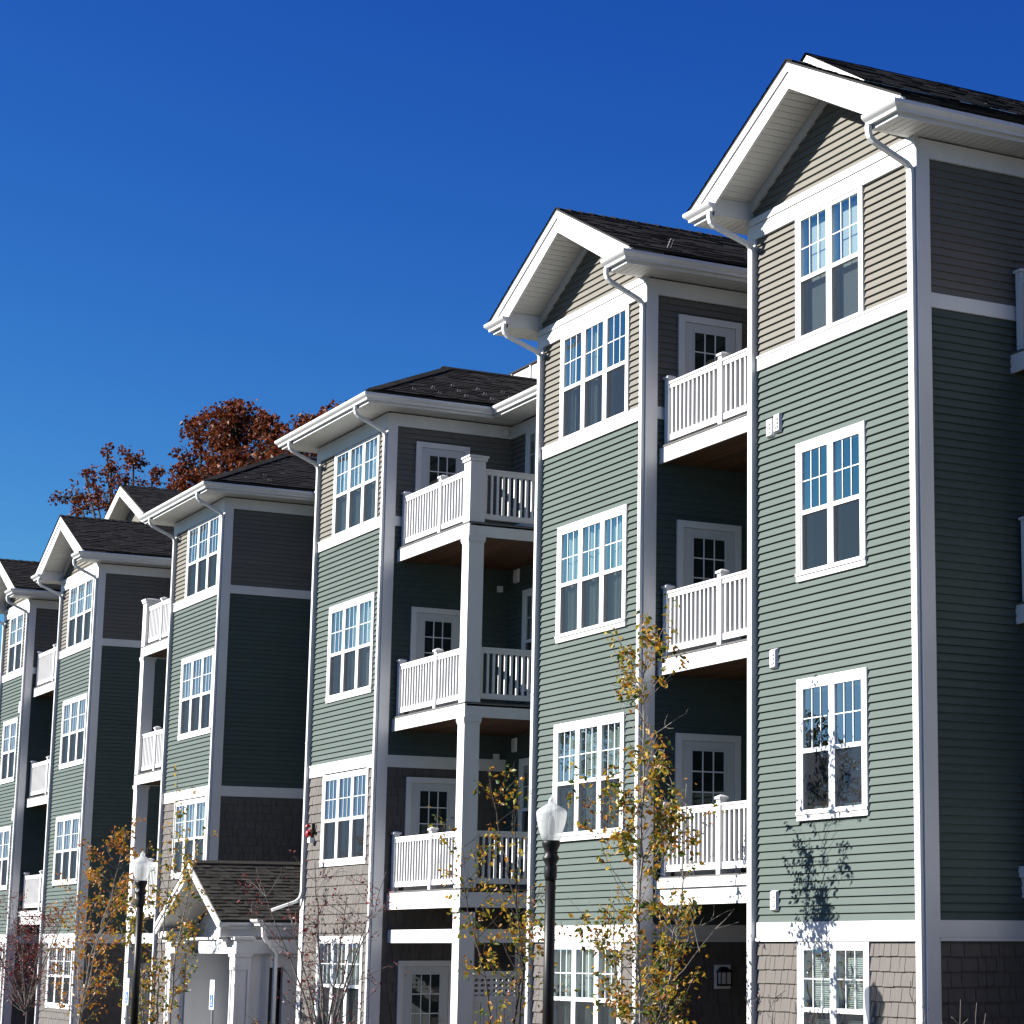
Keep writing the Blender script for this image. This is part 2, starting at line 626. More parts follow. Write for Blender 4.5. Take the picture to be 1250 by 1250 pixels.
# ------------------------------------------------------------------ ground
gm = M()
gm.poly([(-1500, -1500, 0), (1500, -1500, 0), (1500, 1500, 0), (-1500, 1500, 0)])
gm.obj("ground", MT['lawn'], kind="structure")
gm = M()
gm.box(-60, 30, -5.6, -4.1, -0.1, 0.12)
gm.obj("pavement", MT['concrete'], kind="structure")
gm = M()
gm.poly([(-60, -4.1, 0.004), (30, -4.1, 0.004), (30, 8, 0.004), (-60, 8, 0.004)])
gm.obj("added_mulch_bed", MT['mulch'], kind="structure")  # unseen dark mulch, added to cut light bounced up at the siding
gm = M()
gm.poly([(-120, -26, 0.004), (60, -26, 0.004), (60, -5.6, 0.004), (-120, -5.6, 0.004)])
gm.obj("car_park", MT['asphalt'], kind="structure")
gm = M()
for i in range(26):
    x = -56 + i * 2.75
    gm.poly([(x, -10.6, 0.008), (x + 0.1, -10.6, 0.008), (x + 0.1, -5.7, 0.008), (x, -5.7, 0.008)])
gm.obj("parking_bay_lines", MT['signwhite'], kind="structure")

# ------------------------------------------------------------------ the apartment building
B = thing("apartment_building", "four storey apartment block with sage green siding, white trim and gabled bays", "building")

ZT, ZAB = 10.18, 10.0            # belt under the fourth floor: top, bottom
ZCT, ZCB = 5.85, 5.635           # belt over the second floor (inner bays)
ZBT, ZBB = 2.80, 2.565           # belt over the first floor (outer bays)
ZS = 12.115                      # soffit
ZF = 11.83                       # frieze bottom
ZE = 12.35                       # roof edge at the eaves
OV = 0.60                        # overhang
DECKS = [9.56, 6.49, 3.42]
YB = 2.46                        # back wall of the recesses
GUT = [(0, 0), (0.055, 0), (0.062, 0.035), (0.10, 0.065), (0.118, 0.085), (0.118, 0.125), (0.104, 0.125), (0.104, 0.11), (0.0, 0.105)]

BAYS = [
    dict(n=0, xl=9.0, xr=13.0, gable=True, units=2, win=(10.18, 11.8), kind='A'),
    dict(n=1, xl=-0.2, xr=3.8, gable=True, units=2, win=(1.02, 2.63), kind='A'),
    dict(n=2, xl=-6.87, xr=-3.17, gable=True, units=3, win=(-6.04, -3.72), kind='A'),
    dict(n=3, xl=-17.06, xr=-13.33, gable=False, units=3, win=(-16.08, -13.74), kind='C'),
    dict(n=4, xl=-26.64, xr=-22.88, gable=False, units=3, win=(-25.57, -23.2), kind='C'),
    dict(n=5, xl=-37.02, xr=-33.26, gable=True, units=3, win=(-36.12, -33.68), kind='A'),
    dict(n=6, xl=-43.65, xr=-40.57, gable=True, units=2, win=(-42.9, -41.18), kind='A'),
]
ROW = "white framed windows along the front"


# ---- windows
WCACHE = {}


def window(xc, y, zb, w, h, units, style, cover, parent, top=True, bottom=True, tw=0.10, rot=0.0, seed=0, label=None):
    """style: 'slat', 'curtain', 'roller', None ; cover: list of covered fraction per unit"""
    key = (round(w, 2), round(h, 2), units, style, tuple(cover), top, bottom, tw)
    if key not in WCACHE:
        parts = []
        mb = M()
        x0, x1 = -w / 2, w / 2
        tt = tw if top else 0.03
        tb = tw if bottom else 0.03
        mb.box(x0, x0 + tw, -0.036, 0.002, 0, h)
        mb.box(x1 - tw, x1, -0.036, 0.002, 0, h)
        mb.box(x0 + tw, x1 - tw, -0.034, 0.002, h - tt, h)
        mb.box(x0 + tw, x1 - tw, -0.034, 0.002, 0, tb)
        if bottom: mb.box(x0 - 0.004, x1 + 0.004, -0.05, -0.0365, tb - 0.028, tb + 0.004)
        trim = mb.mesh("window_trim", MT['white'])
        ox0, ox1, oz0, oz1 = x0 + tw, x1 - tw, tb, h - tt
        mull = 0.07
        uw = (ox1 - ox0 - mull * (units - 1)) / units
        zm = oz0 + (oz1 - oz0) * 0.485
        fr = M()
        fr.box(ox0, ox1, -0.026, 0.02, oz1 - 0.03, oz1)
        fr.box(ox0, ox1, -0.026, 0.02, oz0, oz0 + 0.03)
        for i in range(units):
            a = ox0 + i * (uw + mull)
            b = a + uw
            fr.box(a, a + 0.032, -0.0255, 0.02, oz0 + 0.03, oz1 - 0.03)
            fr.box(b - 0.032, b, -0.0255, 0.02, oz0 + 0.03, oz1 - 0.03)
            if i < units - 1: fr.box(b, b + mull, -0.0285, 0.12, oz0, oz1)
            fr.box(a + 0.032, b - 0.032, -0.0245, 0.03, zm - 0.026, zm + 0.03)
        parts.append(("sash_frame", fr.mesh("sash_frame", MT['frame']), (0, 0, 0)))
        jm = M()
        jm.box(ox0 - 0.01, ox0, 0.021, 0.16, oz0, oz1)
        jm.box(ox1, ox1 + 0.01, 0.021, 0.16, oz0, oz1)
        jm.box(ox0 - 0.01, ox1 + 0.01, 0.021, 0.16, oz1, oz1 + 0.01)
        jm.box(ox0 - 0.01, ox1 + 0.01, 0.021, 0.16, oz0 - 0.01, oz0)
        parts.append(("jamb", jm.mesh("jamb", MT['jamb']), (0, 0, 0)))
        gm_ = M()
        for i in range(units):
            a = ox0 + i * (uw + mull) + 0.032
            b = a + uw - 0.064
            p = M()
            p.poly([(a, -0.004, zm + 0.03), (b, -0.004, zm + 0.03), (b, -0.004, oz1 - 0.03), (a, -0.004, oz1 - 0.03)])
            parts.append(("upper_pane", p.mesh("upper_pane", MT['glass']), (0, 0, 0)))
            p = M()
            p.poly([(a, 0.012, oz0 + 0.03), (b, 0.012, oz0 + 0.03), (b, 0.012, zm - 0.026), (a, 0.012, zm - 0.026)])
            parts.append(("lower_pane", p.mesh("lower_pane", MT['glass']), (0, 0, 0)))
            p = M()
            p.poly([(a, -0.012, oz0 + 0.03), (b, -0.012, oz0 + 0.03), (b, -0.012, zm - 0.026), (a, -0.012, zm - 0.026)])
            parts.append(("insect_screen", p.mesh("insect_screen", MT['screen']), (0, 0, 0)))
            for q in (1, 2):
                xx = a + (b - a) * q / 3
                gm_.box(xx - 0.0065, xx + 0.0065, -0.014, -0.006, zm + 0.03, oz1 - 0.03)
            zz = (zm + 0.03 + oz1 - 0.03) / 2
            gm_.box(a, b, -0.0135, -0.0065, zz - 0.0065, zz + 0.0065)
            c = cover[i % len(cover)]
            if style and c > 0:
                bm = M()
                zt, zb_ = oz1 - 0.03, oz1 - 0.03 - (oz1 - oz0 - 0.06) * c
                yb = 0.11
                if style == 'slat':
                    bm.box(a - 0.01, b + 0.01, yb - 0.02, yb + 0.02, zt - 0.04, zt)
                    z = zt - 0.05
                    while z > zb_:
                        bm.poly([(a, yb - 0.010, z - 0.006), (b, yb - 0.010, z - 0.006), (b, yb + 0.010, z + 0.016), (a, yb + 0.010, z + 0.016)])
                        z -= 0.026
                    bm.box(a, b, yb - 0.012, yb + 0.012, zb_ - 0.02, zb_)
                    parts.append(("blind", bm.mesh("blind", MT['blind']), (0, 0, 0)))
                elif style == 'open':
                    bm.box(a - 0.01, b + 0.01, yb - 0.02, yb + 0.02, zt - 0.04, zt)
                    z = zt - 0.05
                    while z > zb_:
                        bm.poly([(a, yb - 0.012, z), (b, yb - 0.012, z), (b, yb + 0.012, z + 0.004), (a, yb + 0.012, z + 0.004)])
                        z -= 0.036
                    bm.box(a, b, yb - 0.014, yb + 0.014, zb_ - 0.03, zb_)
                    parts.append(("blind", bm.mesh("blind", MT['blind']), (0, 0, 0)))
                elif style == 'roller':
                    bm.box(a - 0.012, b + 0.012, yb, yb + 0.004, zb_, zt)
                    parts.append(("roller_blind", bm.mesh("roller_blind", MT['blind']), (0, 0, 0)))
                else:
                    rr = random.Random(seed * 31 + i)
                    n = 40
                    ph = rr.uniform(0, 6)
                    full = c > 0.75
                    xs0, xs1 = (a - 0.02, b + 0.02) if full else ((a - 0.02, a + (b - a) * c * 1.2) if rr.random() < 0.5 else (b - (b - a) * c * 1.2, b + 0.02))
                    row0, row1 = [], []
                    for q in range(n + 1):
                        t = q / n
                        x = xs0 + (xs1 - xs0) * t
                        yy = yb + 0.028 * math.sin(t * (15 if full else 9) * 1.9 + ph) + 0.012 * math.sin(t * 41 + ph)
                        row0.append((x, yy, oz0 + 0.02))
                        row1.append((x, yy, zt))
                    bm.loft([row0, row1], closed=False, caps=False)
                    parts.append(("curtain", bm.mesh("curtain", MT['curtain'], smooth=True), (0, 0, 0)))
        parts.append(("glazing_bars", gm_.mesh("glazing_bars", MT['frame']), (0, 0, 0)))
        WCACHE[key] = (trim, parts)
    trim, parts = WCACHE[key]
    o = link(trim, "window", parent, label=label, loc=(xc, y, zb), rot=(0, 0, rot))
    for (nm, me, lc) in parts: link(me, nm, o, loc=lc)
    return o


def door(xw, yc, zd, parent, sx=1, full=False):
    """glazed balcony door on a side wall; faces +x (sx=1) or -x"""
    mb = M()
    w, h = 1.06, 2.04
    mb.box(0.0, 0.036, -w / 2, -w / 2 + 0.10, 0, h)
    mb.box(0.0, 0.036, w / 2 - 0.10, w / 2, 0, h)
    mb.box(0.0, 0.036, -w / 2 + 0.10, w / 2 - 0.10, h - 0.10, h)
    o = mb.obj("door", MT['white'], parent, loc=(xw, yc, zd))
    if sx < 0: o.rotation_euler = (0, 0, math.pi)
    lf = M()
    y0, y1 = -w / 2 + 0.104, w / 2 - 0.104
    g0, g1, z0, z1 = -0.26, 0.26, (0.12 if full else 0.35), 1.80
    lf.box(0.002, 0.018, y0, g0, 0.01, h - 0.104)
    lf.box(0.002, 0.018, g1, y1, 0.01, h - 0.104)
    lf.box(0.002, 0.018, g0, g1, 0.01, z0)
    lf.box(0.002, 0.018, g0, g1, z1, h - 0.104)
    for (a, b, c, d) in ((g0 - 0.03, g0, z0 - 0.03, z1 + 0.03), (g1, g1 + 0.03, z0 - 0.03, z1 + 0.03), (g0, g1, z0 - 0.03, z0), (g0, g1, z1, z1 + 0.03)):
        lf.box(0.0185, 0.027, a, b, c, d)
    lf.obj("door_leaf", MT['door'], o)
    gl = M()
    gl.poly([(0.012, g0, z0), (0.012, g1, z0), (0.012, g1, z1), (0.012, g0, z1)])
    gl.obj("door_glass", MT['doorglass'], o)
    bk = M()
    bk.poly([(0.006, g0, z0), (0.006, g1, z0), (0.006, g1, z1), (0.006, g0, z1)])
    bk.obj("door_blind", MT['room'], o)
    br = M()
    for q in (1, 2):
        yy = g0 + (g1 - g0) * q / 3
        br.box(0.013, 0.021, yy - 0.009, yy + 0.009, z0, z1)
    n = 5
    for q in range(1, n):
        zz = z0 + (z1 - z0) * q / n
        br.box(0.0135, 0.0205, g0, g1, zz - 0.009, zz + 0.009)
    br.obj("glazing_bars", MT['frame'], o)
    hd = M()
    hd.tube([(0.03, y1 - 0.07, 1.0), (0.075, y1 - 0.07, 1.0), (0.08, y1 - 0.17, 1.0)], 0.011, 6)
    hd.obj("door_handle", MT['metal'], o)
    return o


# ---- one projecting bay
def bay(d):
    xl, xr, n = d['xl'], d['xr'], d['n']
    c = (xl + xr) / 2
    hw = (xr - xl) / 2 + OV
    sl, sr = xl + 0.2, xr - 0.18
    A = d['kind'] == 'A'
    near = n in (1, 2, 3)
    ff = Frame((0, 0, 0), (1, 0, 0), (0, -1, 0))
    w0, w1 = d['win']
    if A:
        wz = [(0.95, 2.59), (4.03, 5.79), (7.03, 8.82), (10.165, 11.84)]
    else:
        wz = [(0.95, 2.68), (3.945, 5.66), (7.0, 8.83), (10.165, 11.80)]
    holes = [(w0 + 0.07, w1 - 0.07, a + (0.05 if i else 0.05), b - 0.045) for i, (a, b) in enumerate(wz)]
    sh = [(w0 + 0.03, w1 - 0.03, a - 0.001, b - 0.03) for (a, b) in wz]
    core = wall_core(ff, xl, xr, 0, 12.3, holes, "bay_front_wall", MT['green'], B)
    # siding fields
    if A:
        siding(ff, sl, sr, ZBT, ZAB, sh, MT['green'], core, single=near)
        shakes(ff, sl, sr, 0.35, ZBB, sh, MT['shake'], core, 1.35 if n == 1 else None, seed=n)
    else:
        siding(ff, sl, sr, ZCT, ZAB, sh, MT['green'], core, single=near or n == 4)
        shakes(ff, sl, sr, 0.35, ZCB, sh, MT['shake'], core, None, seed=n)
    siding(ff, sl, sr, ZT, ZF, sh, MT['tan'], core, single=near)
    # trims
    mb = M()
    mb.box(xl, sl, -0.042, 0.2, 0.3, 12.08)
    mb.box(sr, xr - 0.001, -0.042, 0.02, 0.3, 12.08)
    mb.box(xr - 0.02, xr + 0.040, -0.041, 0.15, 0.3, 12.08)
    each(mb, "corner_board", MT['white'], B)
    mb = M()
    mb.box(sl, sr, -0.033, 0, ZAB, ZT)
    mb.box(sl, sr, -0.045, 0, ZT - 0.012, ZT + 0.014)
    if A:
        mb.box(sl, sr, -0.034, 0, ZBB + 0.045, ZBT)
        mb.box(sl, sr, -0.050, 0, ZBB, ZBB + 0.043)
    else:
        mb.box(sl, sr, -0.034, 0, ZCB, ZCT)
        mb.box(sl, sr, -0.045, 0, ZCT - 0.012, ZCT + 0.014)
    each(mb, "belt_board", MT['white'], B)
    mb = M()
    if d['gable']:
        mb.box(xl, xr + 0.03, -0.0445, 0, ZF, 12.025)
        mb.box(xl, xr + 0.032, -0.060, 0, 12.035, 12.13)
    else:
        mb.box(xl, xr + 0.03, -0.0445, 0, ZF - 0.02, 12.09)
    each(mb, "frieze_board", MT['white'], B)
    # windows
    for i, (a, b) in enumerate(wz):
        st, cv = WSTYLE.get((n, i + 1), (None, [0]))
        if n == 0: st, cv = 'slat', [1.0]
        window((w0 + w1) / 2, 0, a, w1 - w0, b - a, d['units'], st, cv, B, top=(i < 3), bottom=(i < 3), tw=0.10 if i < 3 else 0.085, seed=n * 5 + i)
    # side walls
    for sx, xs in ((1, xr), (-1, xl)):
        fs = Frame((xs, 0, 0), (0, 1, 0), (sx, 0, 0))
        depth = 6.0 if (n == 1 and sx > 0) else YB
        sc = wall_core(fs, 0, depth, 0, 12.3, [], "bay_side_wall", MT['green'], B)
        u0 = 0.15
        siding(fs, u0, depth, ZT, ZF + 0.02, [], MT['tan'], sc)
        if A:
            siding(fs, u0, depth, ZBT, ZAB, [], MT['green'], sc)
            shakes(fs, u0, depth, 0.35, ZBB, [], MT['shake'], sc, seed=n + 20)
        else:
            siding(fs, u0, depth, ZCT, ZAB, [], MT['green'], sc)
            shakes(fs, u0, depth, 0.35, ZCB, [], MT['shake'], sc, seed=n + 20)
        mb = M()
        fs.box(mb, u0, depth, 0, 0.033, ZAB, ZT)
        if A:
            fs.box(mb, u0, depth, 0, 0.034, ZBB + 0.045, ZBT)
            fs.box(mb, u0, depth, 0, 0.048, ZBB, ZBB + 0.043)
        else:
            fs.box(mb, u0, depth, 0, 0.034, ZCB, ZCT)
        fs.box(mb, 0.0, depth, 0, 0.0435, ZF + 0.03, 12.09)
        if sx < 0: fs.box(mb, 0.2, 0.22, 0, 0.04, 0.3, 12.05)
        each(mb, "side_belt_board", MT['white'], B)
    # rooms behind the windows: floors and a back wall
    mb = M()
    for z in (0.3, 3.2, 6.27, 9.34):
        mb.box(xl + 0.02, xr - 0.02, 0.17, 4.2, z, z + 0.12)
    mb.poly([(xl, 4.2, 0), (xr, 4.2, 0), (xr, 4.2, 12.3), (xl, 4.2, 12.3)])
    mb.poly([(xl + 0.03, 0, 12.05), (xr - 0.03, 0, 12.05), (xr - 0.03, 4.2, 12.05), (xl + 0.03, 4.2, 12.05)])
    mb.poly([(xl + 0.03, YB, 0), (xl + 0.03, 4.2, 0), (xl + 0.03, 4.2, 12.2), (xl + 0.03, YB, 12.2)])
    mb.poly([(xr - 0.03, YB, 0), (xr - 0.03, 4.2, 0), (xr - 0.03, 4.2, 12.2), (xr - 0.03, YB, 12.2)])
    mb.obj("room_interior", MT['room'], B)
    # roof
    yback = 6.0
    ev = hw - 0.115
    yg = 1.86 if n not in (1,) else 1.86
    ysideR = 5.5 if n == 1 else yg
    if d['gable']:
        rise = 0.5
        pk = ZE + hw * rise
        rf = M()
        for sx in (-1, 1):
            rf.hexa([(c, -OV - 0.03, pk - 0.03), (c + sx * hw, -OV - 0.03, ZE - 0.03), (c + sx * hw, yback, ZE - 0.03), (c, yback, pk - 0.03)],
                    [(c, -OV - 0.03, pk), (c + sx * hw, -OV - 0.03, ZE), (c + sx * hw, yback, ZE), (c, yback, pk)])
        roof = rf.obj("roof", MT['under'], B)
        L = math.hypot(hw, hw * rise)
        for sx in (-1, 1):
            sdir = Vector((-sx * hw, 0, hw * rise)).normalized()
            nrm = Vector((sx * rise, 0, 1)).normalized()
            shingle_slope((c + sx * (hw + 0.015), -OV - 0.045, ZE - 0.004), (0, 1, 0), sdir, nrm, L + 0.01, lambda v: (0, yback + OV), MT['roof'], roof, seed=n * 7 + sx)
        cp = M()
        yy = -OV - 0.04
        k = 0
        while yy < yback:
            t = 0.012 + 0.005 * (k % 2)
            cp.hexa([(c - 0.14, yy, pk - 0.065), (c, yy, pk + 0.002), (c + 0.14, yy, pk - 0.065), (c + 0.14, yy + 0.2, pk - 0.065), (c, yy + 0.2, pk + 0.002), (c - 0.14, yy + 0.2, pk - 0.065)],
                    [(c - 0.145, yy, pk - 0.05 + t), (c, yy, pk + 0.015 + t), (c + 0.145, yy, pk - 0.05 + t), (c + 0.145, yy + 0.2, pk - 0.055), (c, yy + 0.2, pk + 0.01), (c - 0.145, yy + 0.2, pk - 0.055)])
            yy += 0.19
            k += 1
        cp.obj("ridge_cap", MT['roof'], roof)
        # rake boards
        drop = 0.34
        for sx in (-1, 1):
            mb = M()
            zc = ZE - 0.03
            xt = hw - drop / rise + 0.02
            f0, f1 = -OV - 0.005, -OV + 0.03
            ring = lambda y: [(c, y, pk - 0.031), (c + sx * hw, y, ZE - 0.031), (c + sx * hw, y, zc - 0.05), (c + sx * xt, y, zc - 0.05), (c, y, pk - 0.031 - drop)]
            mb.hexa(ring(f0), ring(f1))
            ring2 = lambda y: [(c, y, pk - 0.031), (c + sx * hw, y, ZE - 0.031), (c + sx * (hw - 0.16), y, ZE - 0.055), (c, y, pk - 0.031 - 0.115)]
            mb.hexa(ring2(f0 - 0.022), ring2(f0))
            mb.obj("rake_board", MT['white'], roof)
            # soffit boards under the rake
            q = M()
            x = 0.02
            zo = pk - 0.031 - drop + 0.05
            k = 0
            while x < xt - 0.02:
                x2 = min(x + 0.098, xt)
                a = (x, x2 - 0.008)
                mbx = M() if (n in (1, 2) and sx < 0) else q
                mbx.hexa([(c + sx * a[0], f1, zo - a[0] * rise), (c + sx * a[1], f1, zo - a[1] * rise), (c + sx * a[1], 0, zo - a[1] * rise), (c + sx * a[0], 0, zo - a[0] * rise)],
                         [(c + sx * a[0], f1, zo + 0.012 - a[0] * rise), (c + sx * a[1], f1, zo + 0.012 - a[1] * rise), (c + sx * a[1], 0, zo + 0.012 - a[1] * rise), (c + sx * a[0], 0, zo + 0.012 - a[0] * rise)])
                if mbx is not q: mbx.obj("soffit_board", MT['soffit'], roof)
                x = x2
                k += 1
            q.obj("soffit_boards", MT['soffit'], roof, kind="stuff")
            q = M()
            q.poly([(c, f1, zo + 0.014), (c + sx * xt, f1, zo + 0.014 - xt * rise), (c + sx * xt, 0, zo + 0.014 - xt * rise), (c, 0, zo + 0.014)])
            q.obj("soffit_backing", MT['under'], roof)
            # rake frieze on the gable wall
            q = M()
            q.hexa([(c, -0.05, zo - 0.002), (c + sx * xt, -0.05, zo - 0.002 - xt * rise), (c + sx * xt, -0.05, zo - 0.14 - xt * rise), (c, -0.05, zo - 0.14)],
                   [(c, 0, zo - 0.002), (c + sx * xt, 0, zo - 0.002 - xt * rise), (c + sx * xt, 0, zo - 0.14 - xt * rise), (c, 0, zo - 0.14)])
            q.obj("rake_frieze", MT['white'], roof)
            # boxed eave return
            q = M()
            q.box(c + sx * (xt - 0.03), c + sx * (ev - 0.001), f1 + 0.001, -0.001, ZS + 0.012, ZE + 0.012)
            q.obj("eave_return", MT['white'], roof)
            q = M()
            q.box(c + sx * (xt - 0.03), c + sx * ev, f0, f1, ZS, ZE - 0.082)
            q.box(c + sx * (ev - 0.02), c + sx * ev, f1, ysideR if sx > 0 else yg, ZS, ZE - 0.05)
            each(q, "eave_fascia", MT['white'], roof)
            g = M()
            path = [(c + sx * (xt - 0.06), f0, ZE - 0.185), (c + sx * ev, f0, ZE - 0.185), (c + sx * ev, ysideR if sx > 0 else yg, ZE - 0.185)]
            g.sweep(GUT, path, left=(sx < 0))
            g.obj("gutter", MT['gutter'], B)
        # gable wall
        gw = M()
        zo = pk - 0.031 - drop + 0.05
        gw.poly([(xl, 0.001, 12.05), (xr, 0.001, 12.05), (xr, 0.001, zo - (xr - c) * rise), (c, 0.001, zo), (xl, 0.001, zo - (c - xl) * rise)])
        gwo = gw.obj("gable_wall", MT['tan'], B)
        siding(ff, xl, xr, 12.13, zo - 0.1, [], MT['tan'], gwo, single=n in (1, 2), clip=lambda z: (c - (zo - 0.03 - z) / rise, c + (zo - 0.03 - z) / rise))
        if n == 1:
            # raised roof behind the front gable
            rf = M()
            p2, x2, z2, y2 = pk + 0.13, 1.35, pk - 1.35 * rise, -0.33
            for sx in (-1, 1):
                rf.hexa([(c, y2, pk - 0.1), (c + sx * x2, y2, z2 - 0.04), (c + sx * x2, yback, z2 - 0.04), (c, yback, pk - 0.1)],
                        [(c, y2, p2), (c + sx * x2, y2, z2 + 0.02), (c + sx * x2, yback, z2 + 0.02), (c, yback, p2)])
                L2 = math.hypot(x2, p2 - z2)
                shingle_slope((c + sx * x2, y2 - 0.03, z2 + 0.021), (0, 1, 0), Vector((-sx * x2, 0, p2 - z2)).normalized(), Vector((sx * (p2 - z2), 0, x2)).normalized(), L2, lambda v: (0, yback - y2), MT['roof'], roof, seed=55 + sx)
            rf.obj("upper_roof", MT['white'], roof)
    else:
        rise = 0.5
        Lh = hw
        pk = ZE + hw * rise
        x0, x1, yf = c - hw, c + hw, -OV
        rf = M()
        rf.poly([(x0, yf, ZE), (x1, yf, ZE), (c, yf + hw, pk)])
        rf.poly([(x1, yf, ZE), (x1, yback, ZE), (c, yback, pk), (c, yf + hw, pk)])
        rf.poly([(x0, yf, ZE), (c, yf + hw, pk), (c, yback, pk), (x0, yback, ZE)])
        rf.box(x0 + 0.02, x1 - 0.02, yf + 0.02, yg, ZE - 0.04, ZE - 0.01)
        roof = rf.obj("roof", MT['under'], B)
        L = math.hypot(hw, hw * rise)
        k = hw / L
        for sx in (-1, 1):
            sdir = Vector((-sx * hw, 0, hw * rise)).normalized()
            nrm = Vector((sx * rise, 0, 1)).normalized()
            shingle_slope((c + sx * (hw + 0.015), yf, ZE), (0, 1, 0), sdir, nrm, L, lambda v: (v * k, yback - yf), MT['roof'], roof, seed=n * 7 + sx)
        shingle_slope((x0, yf - 0.015, ZE), (1, 0, 0), Vector((0, hw, hw * rise)).normalized(), Vector((0, -rise, 1)).normalized(), L, lambda v: (v * k, 2 * hw - v * k), MT['roof'], roof, seed=n * 9)
        for sx in (-1, 1):
            cp = M()
            q0, q1 = Vector((c + sx * hw, yf, ZE + 0.01)), Vector((c, yf + hw, pk + 0.01))
            N = 17
            sd = Vector((sx * 0.11, 0.11, -0.03))
            sd2 = Vector((-sx * 0.11, -0.11, -0.03))
            for i in range(N):
                a, b = q0.lerp(q1, i / N), q0.lerp(q1, (i + 1.05) / N)
                u = Vector((0, 0, 0.022))
                cp.hexa([a + sd, a + sd2, b + sd2, b + sd], [a + u + sd * 0.2, a + u + sd2 * 0.2, b + u * 0.4 + sd2 * 0.2, b + u * 0.4 + sd * 0.2])
            cp.obj("hip_cap", MT['roof'], roof)
        cp = M()
        cp.hexa([(c - 0.14, yf + hw - 0.1, pk - 0.05), (c, yf + hw - 0.1, pk + 0.01), (c + 0.14, yf + hw - 0.1, pk - 0.05), (c + 0.14, yback, pk - 0.05), (c, yback, pk + 0.01), (c - 0.14, yback, pk - 0.05)],
                [(c - 0.14, yf + hw - 0.1, pk - 0.035), (c, yf + hw - 0.1, pk + 0.03), (c + 0.14, yf + hw - 0.1, pk - 0.035), (c + 0.14, yback, pk - 0.035), (c, yback, pk + 0.03), (c - 0.14, yback, pk - 0.035)])
        cp.obj("ridge_cap", MT['roof'], roof)
        q = M()
        e = ev
        q.box(c - e, c + e, yf - 0.005, yf + 0.015, ZS, ZE - 0.045)
        for sx in (-1, 1): q.box(c + sx * e, c + sx * (e - 0.02), yf + 0.015, yg, ZS, ZE - 0.045)
        each(q, "eave_fascia", MT['white'], roof)
        g = M()
        zg = ZE - 0.185
        g.sweep(GUT, [(c - e, yg, zg), (c - e, yf - 0.005, zg), (c + e, yf - 0.005, zg), (c + e, yg, zg)], left=False)
        g.obj("gutter", MT['gutter'], B)
        q = M()
        x = c - e + 0.02
        while x < c + e - 0.03:
            q.box(x, min(x + 0.097, c + e - 0.022), yf + 0.016, -0.0005, ZS + (0.004), ZS + 0.014)
            x += 0.1
        q.obj("soffit_boards", MT['soffit'], roof, kind="stuff")
    # side soffit
    for sx in (-1, 1):
        q = M()
        xe = c + sx * (ev - 0.022)
        xi = c + sx * ((xr - xl) / 2 + 0.001)
        y = (-OV + 0.031) if d['gable'] else 0.0
        ye = max(ysideR, yg + 0.55) if sx > 0 else yg + 0.55
        while y < ye:
            q.box(xi, xe, y, y + 0.092, ZS + 0.004, ZS + 0.0115)
            y += 0.1
        if d['gable']: q.box(c + sx * (hw - 0.34 / 0.5 - 0.01), xi, -OV + 0.031, -0.061, ZS + 0.0025, ZS + 0.0105)
        q.obj("side_soffit", MT['soffit'], roof, kind="stuff")
        q = M()
        q.box(xi, xe, (-OV + 0.031) if d['gable'] else 0.0, ye, ZS + 0.0125, ZS + 0.02)
        q.obj("soffit_backing", MT['under'], roof)
    # downspouts
    for sx in (-1, 1):
        xp = xr - 0.028 if sx > 0 else xl + 0.165
        zbot = 3.42 if (n == 3 and sx < 0) else 0.25
        xt = xp - 0.04 if sx > 0 else xp - 0.13
        g = M()
        yt = -OV - 0.055
        if not d['gable']:
            xt = xp - 0.02 if sx > 0 else xp - 0.06
        pts = [(xt, yt, ZE - 0.18), (xt, yt, ZE - 0.27), (xt, yt + 0.02, ZE - 0.33), (xt, yt + 0.07, ZE - 0.375), (xp, -0.135, 11.76), (xp, -0.085, 11.71), (xp, -0.071, 11.64), (xp, -0.071, zbot)]
        if zbot > 1:
            pts = pts[:-1] + [(xp, -0.071, 3.5), (xp - 0.04, -0.085, 3.40), (xp - 0.12, -0.13, 3.33), (xp - 0.68, -0.42, 3.17)]
        g.rtube(pts, 0.082, 0.056)
        dp = g.obj("downspout", MT['gutter'], B)
        st = M()
        for z in (4.0, 6.3, 9.2):
            st.box(xp - 0.045, xp + 0.045, -0.102, -0.045, z, z + 0.02)
        each(st, "downspout_strap", MT['gutter'], dp)
    return roof


WSTYLE = {
    (1, 4): ('roller', [1.0, 1.0]), (1, 3): (None, [0]), (1, 2): ('open', [0.97, 0.97]), (1, 1): ('slat', [1.0]),
    (2, 4): ('curtain', [0.3, 0.35, 0.3]), (2, 3): ('curtain', [1.0]), (2, 2): ('curtain', [0.9, 0.8, 0.9]), (2, 1): ('curtain', [1.0]),
    (3, 4): ('curtain', [0.9, 0.9, 0.9]), (3, 3): ('curtain', [0.55, 0.6, 0.9]), (3, 2): (None, [0]), (3, 1): ('curtain', [0.3, 0.3, 0.3]),
    (4, 4): (None, [0]), (4, 3): ('curtain', [0.5, 0.5, 0.5]), (4, 2): ('curtain', [0.8, 0.8, 0.6]), (4, 1): (None, [0]),
    (5, 4): ('curtain', [0.6, 0.6, 0.6]), (5, 3): ('curtain', [0.4, 0.5, 0.6]), (5, 2): ('curtain', [0.5, 0.5, 0.5]), (5, 1): (None, [0]),
    (6, 4): ('curtain', [0.5, 0.5]), (6, 3): ('curtain', [0.4, 0.4]), (6, 2): ('curtain', [0.5, 0.5]), (6, 1): (None, [0]),
}
ROOFS = {}
for d in BAYS: ROOFS[d['n']] = bay(d)
BY = {d['n']: d for d in BAYS}


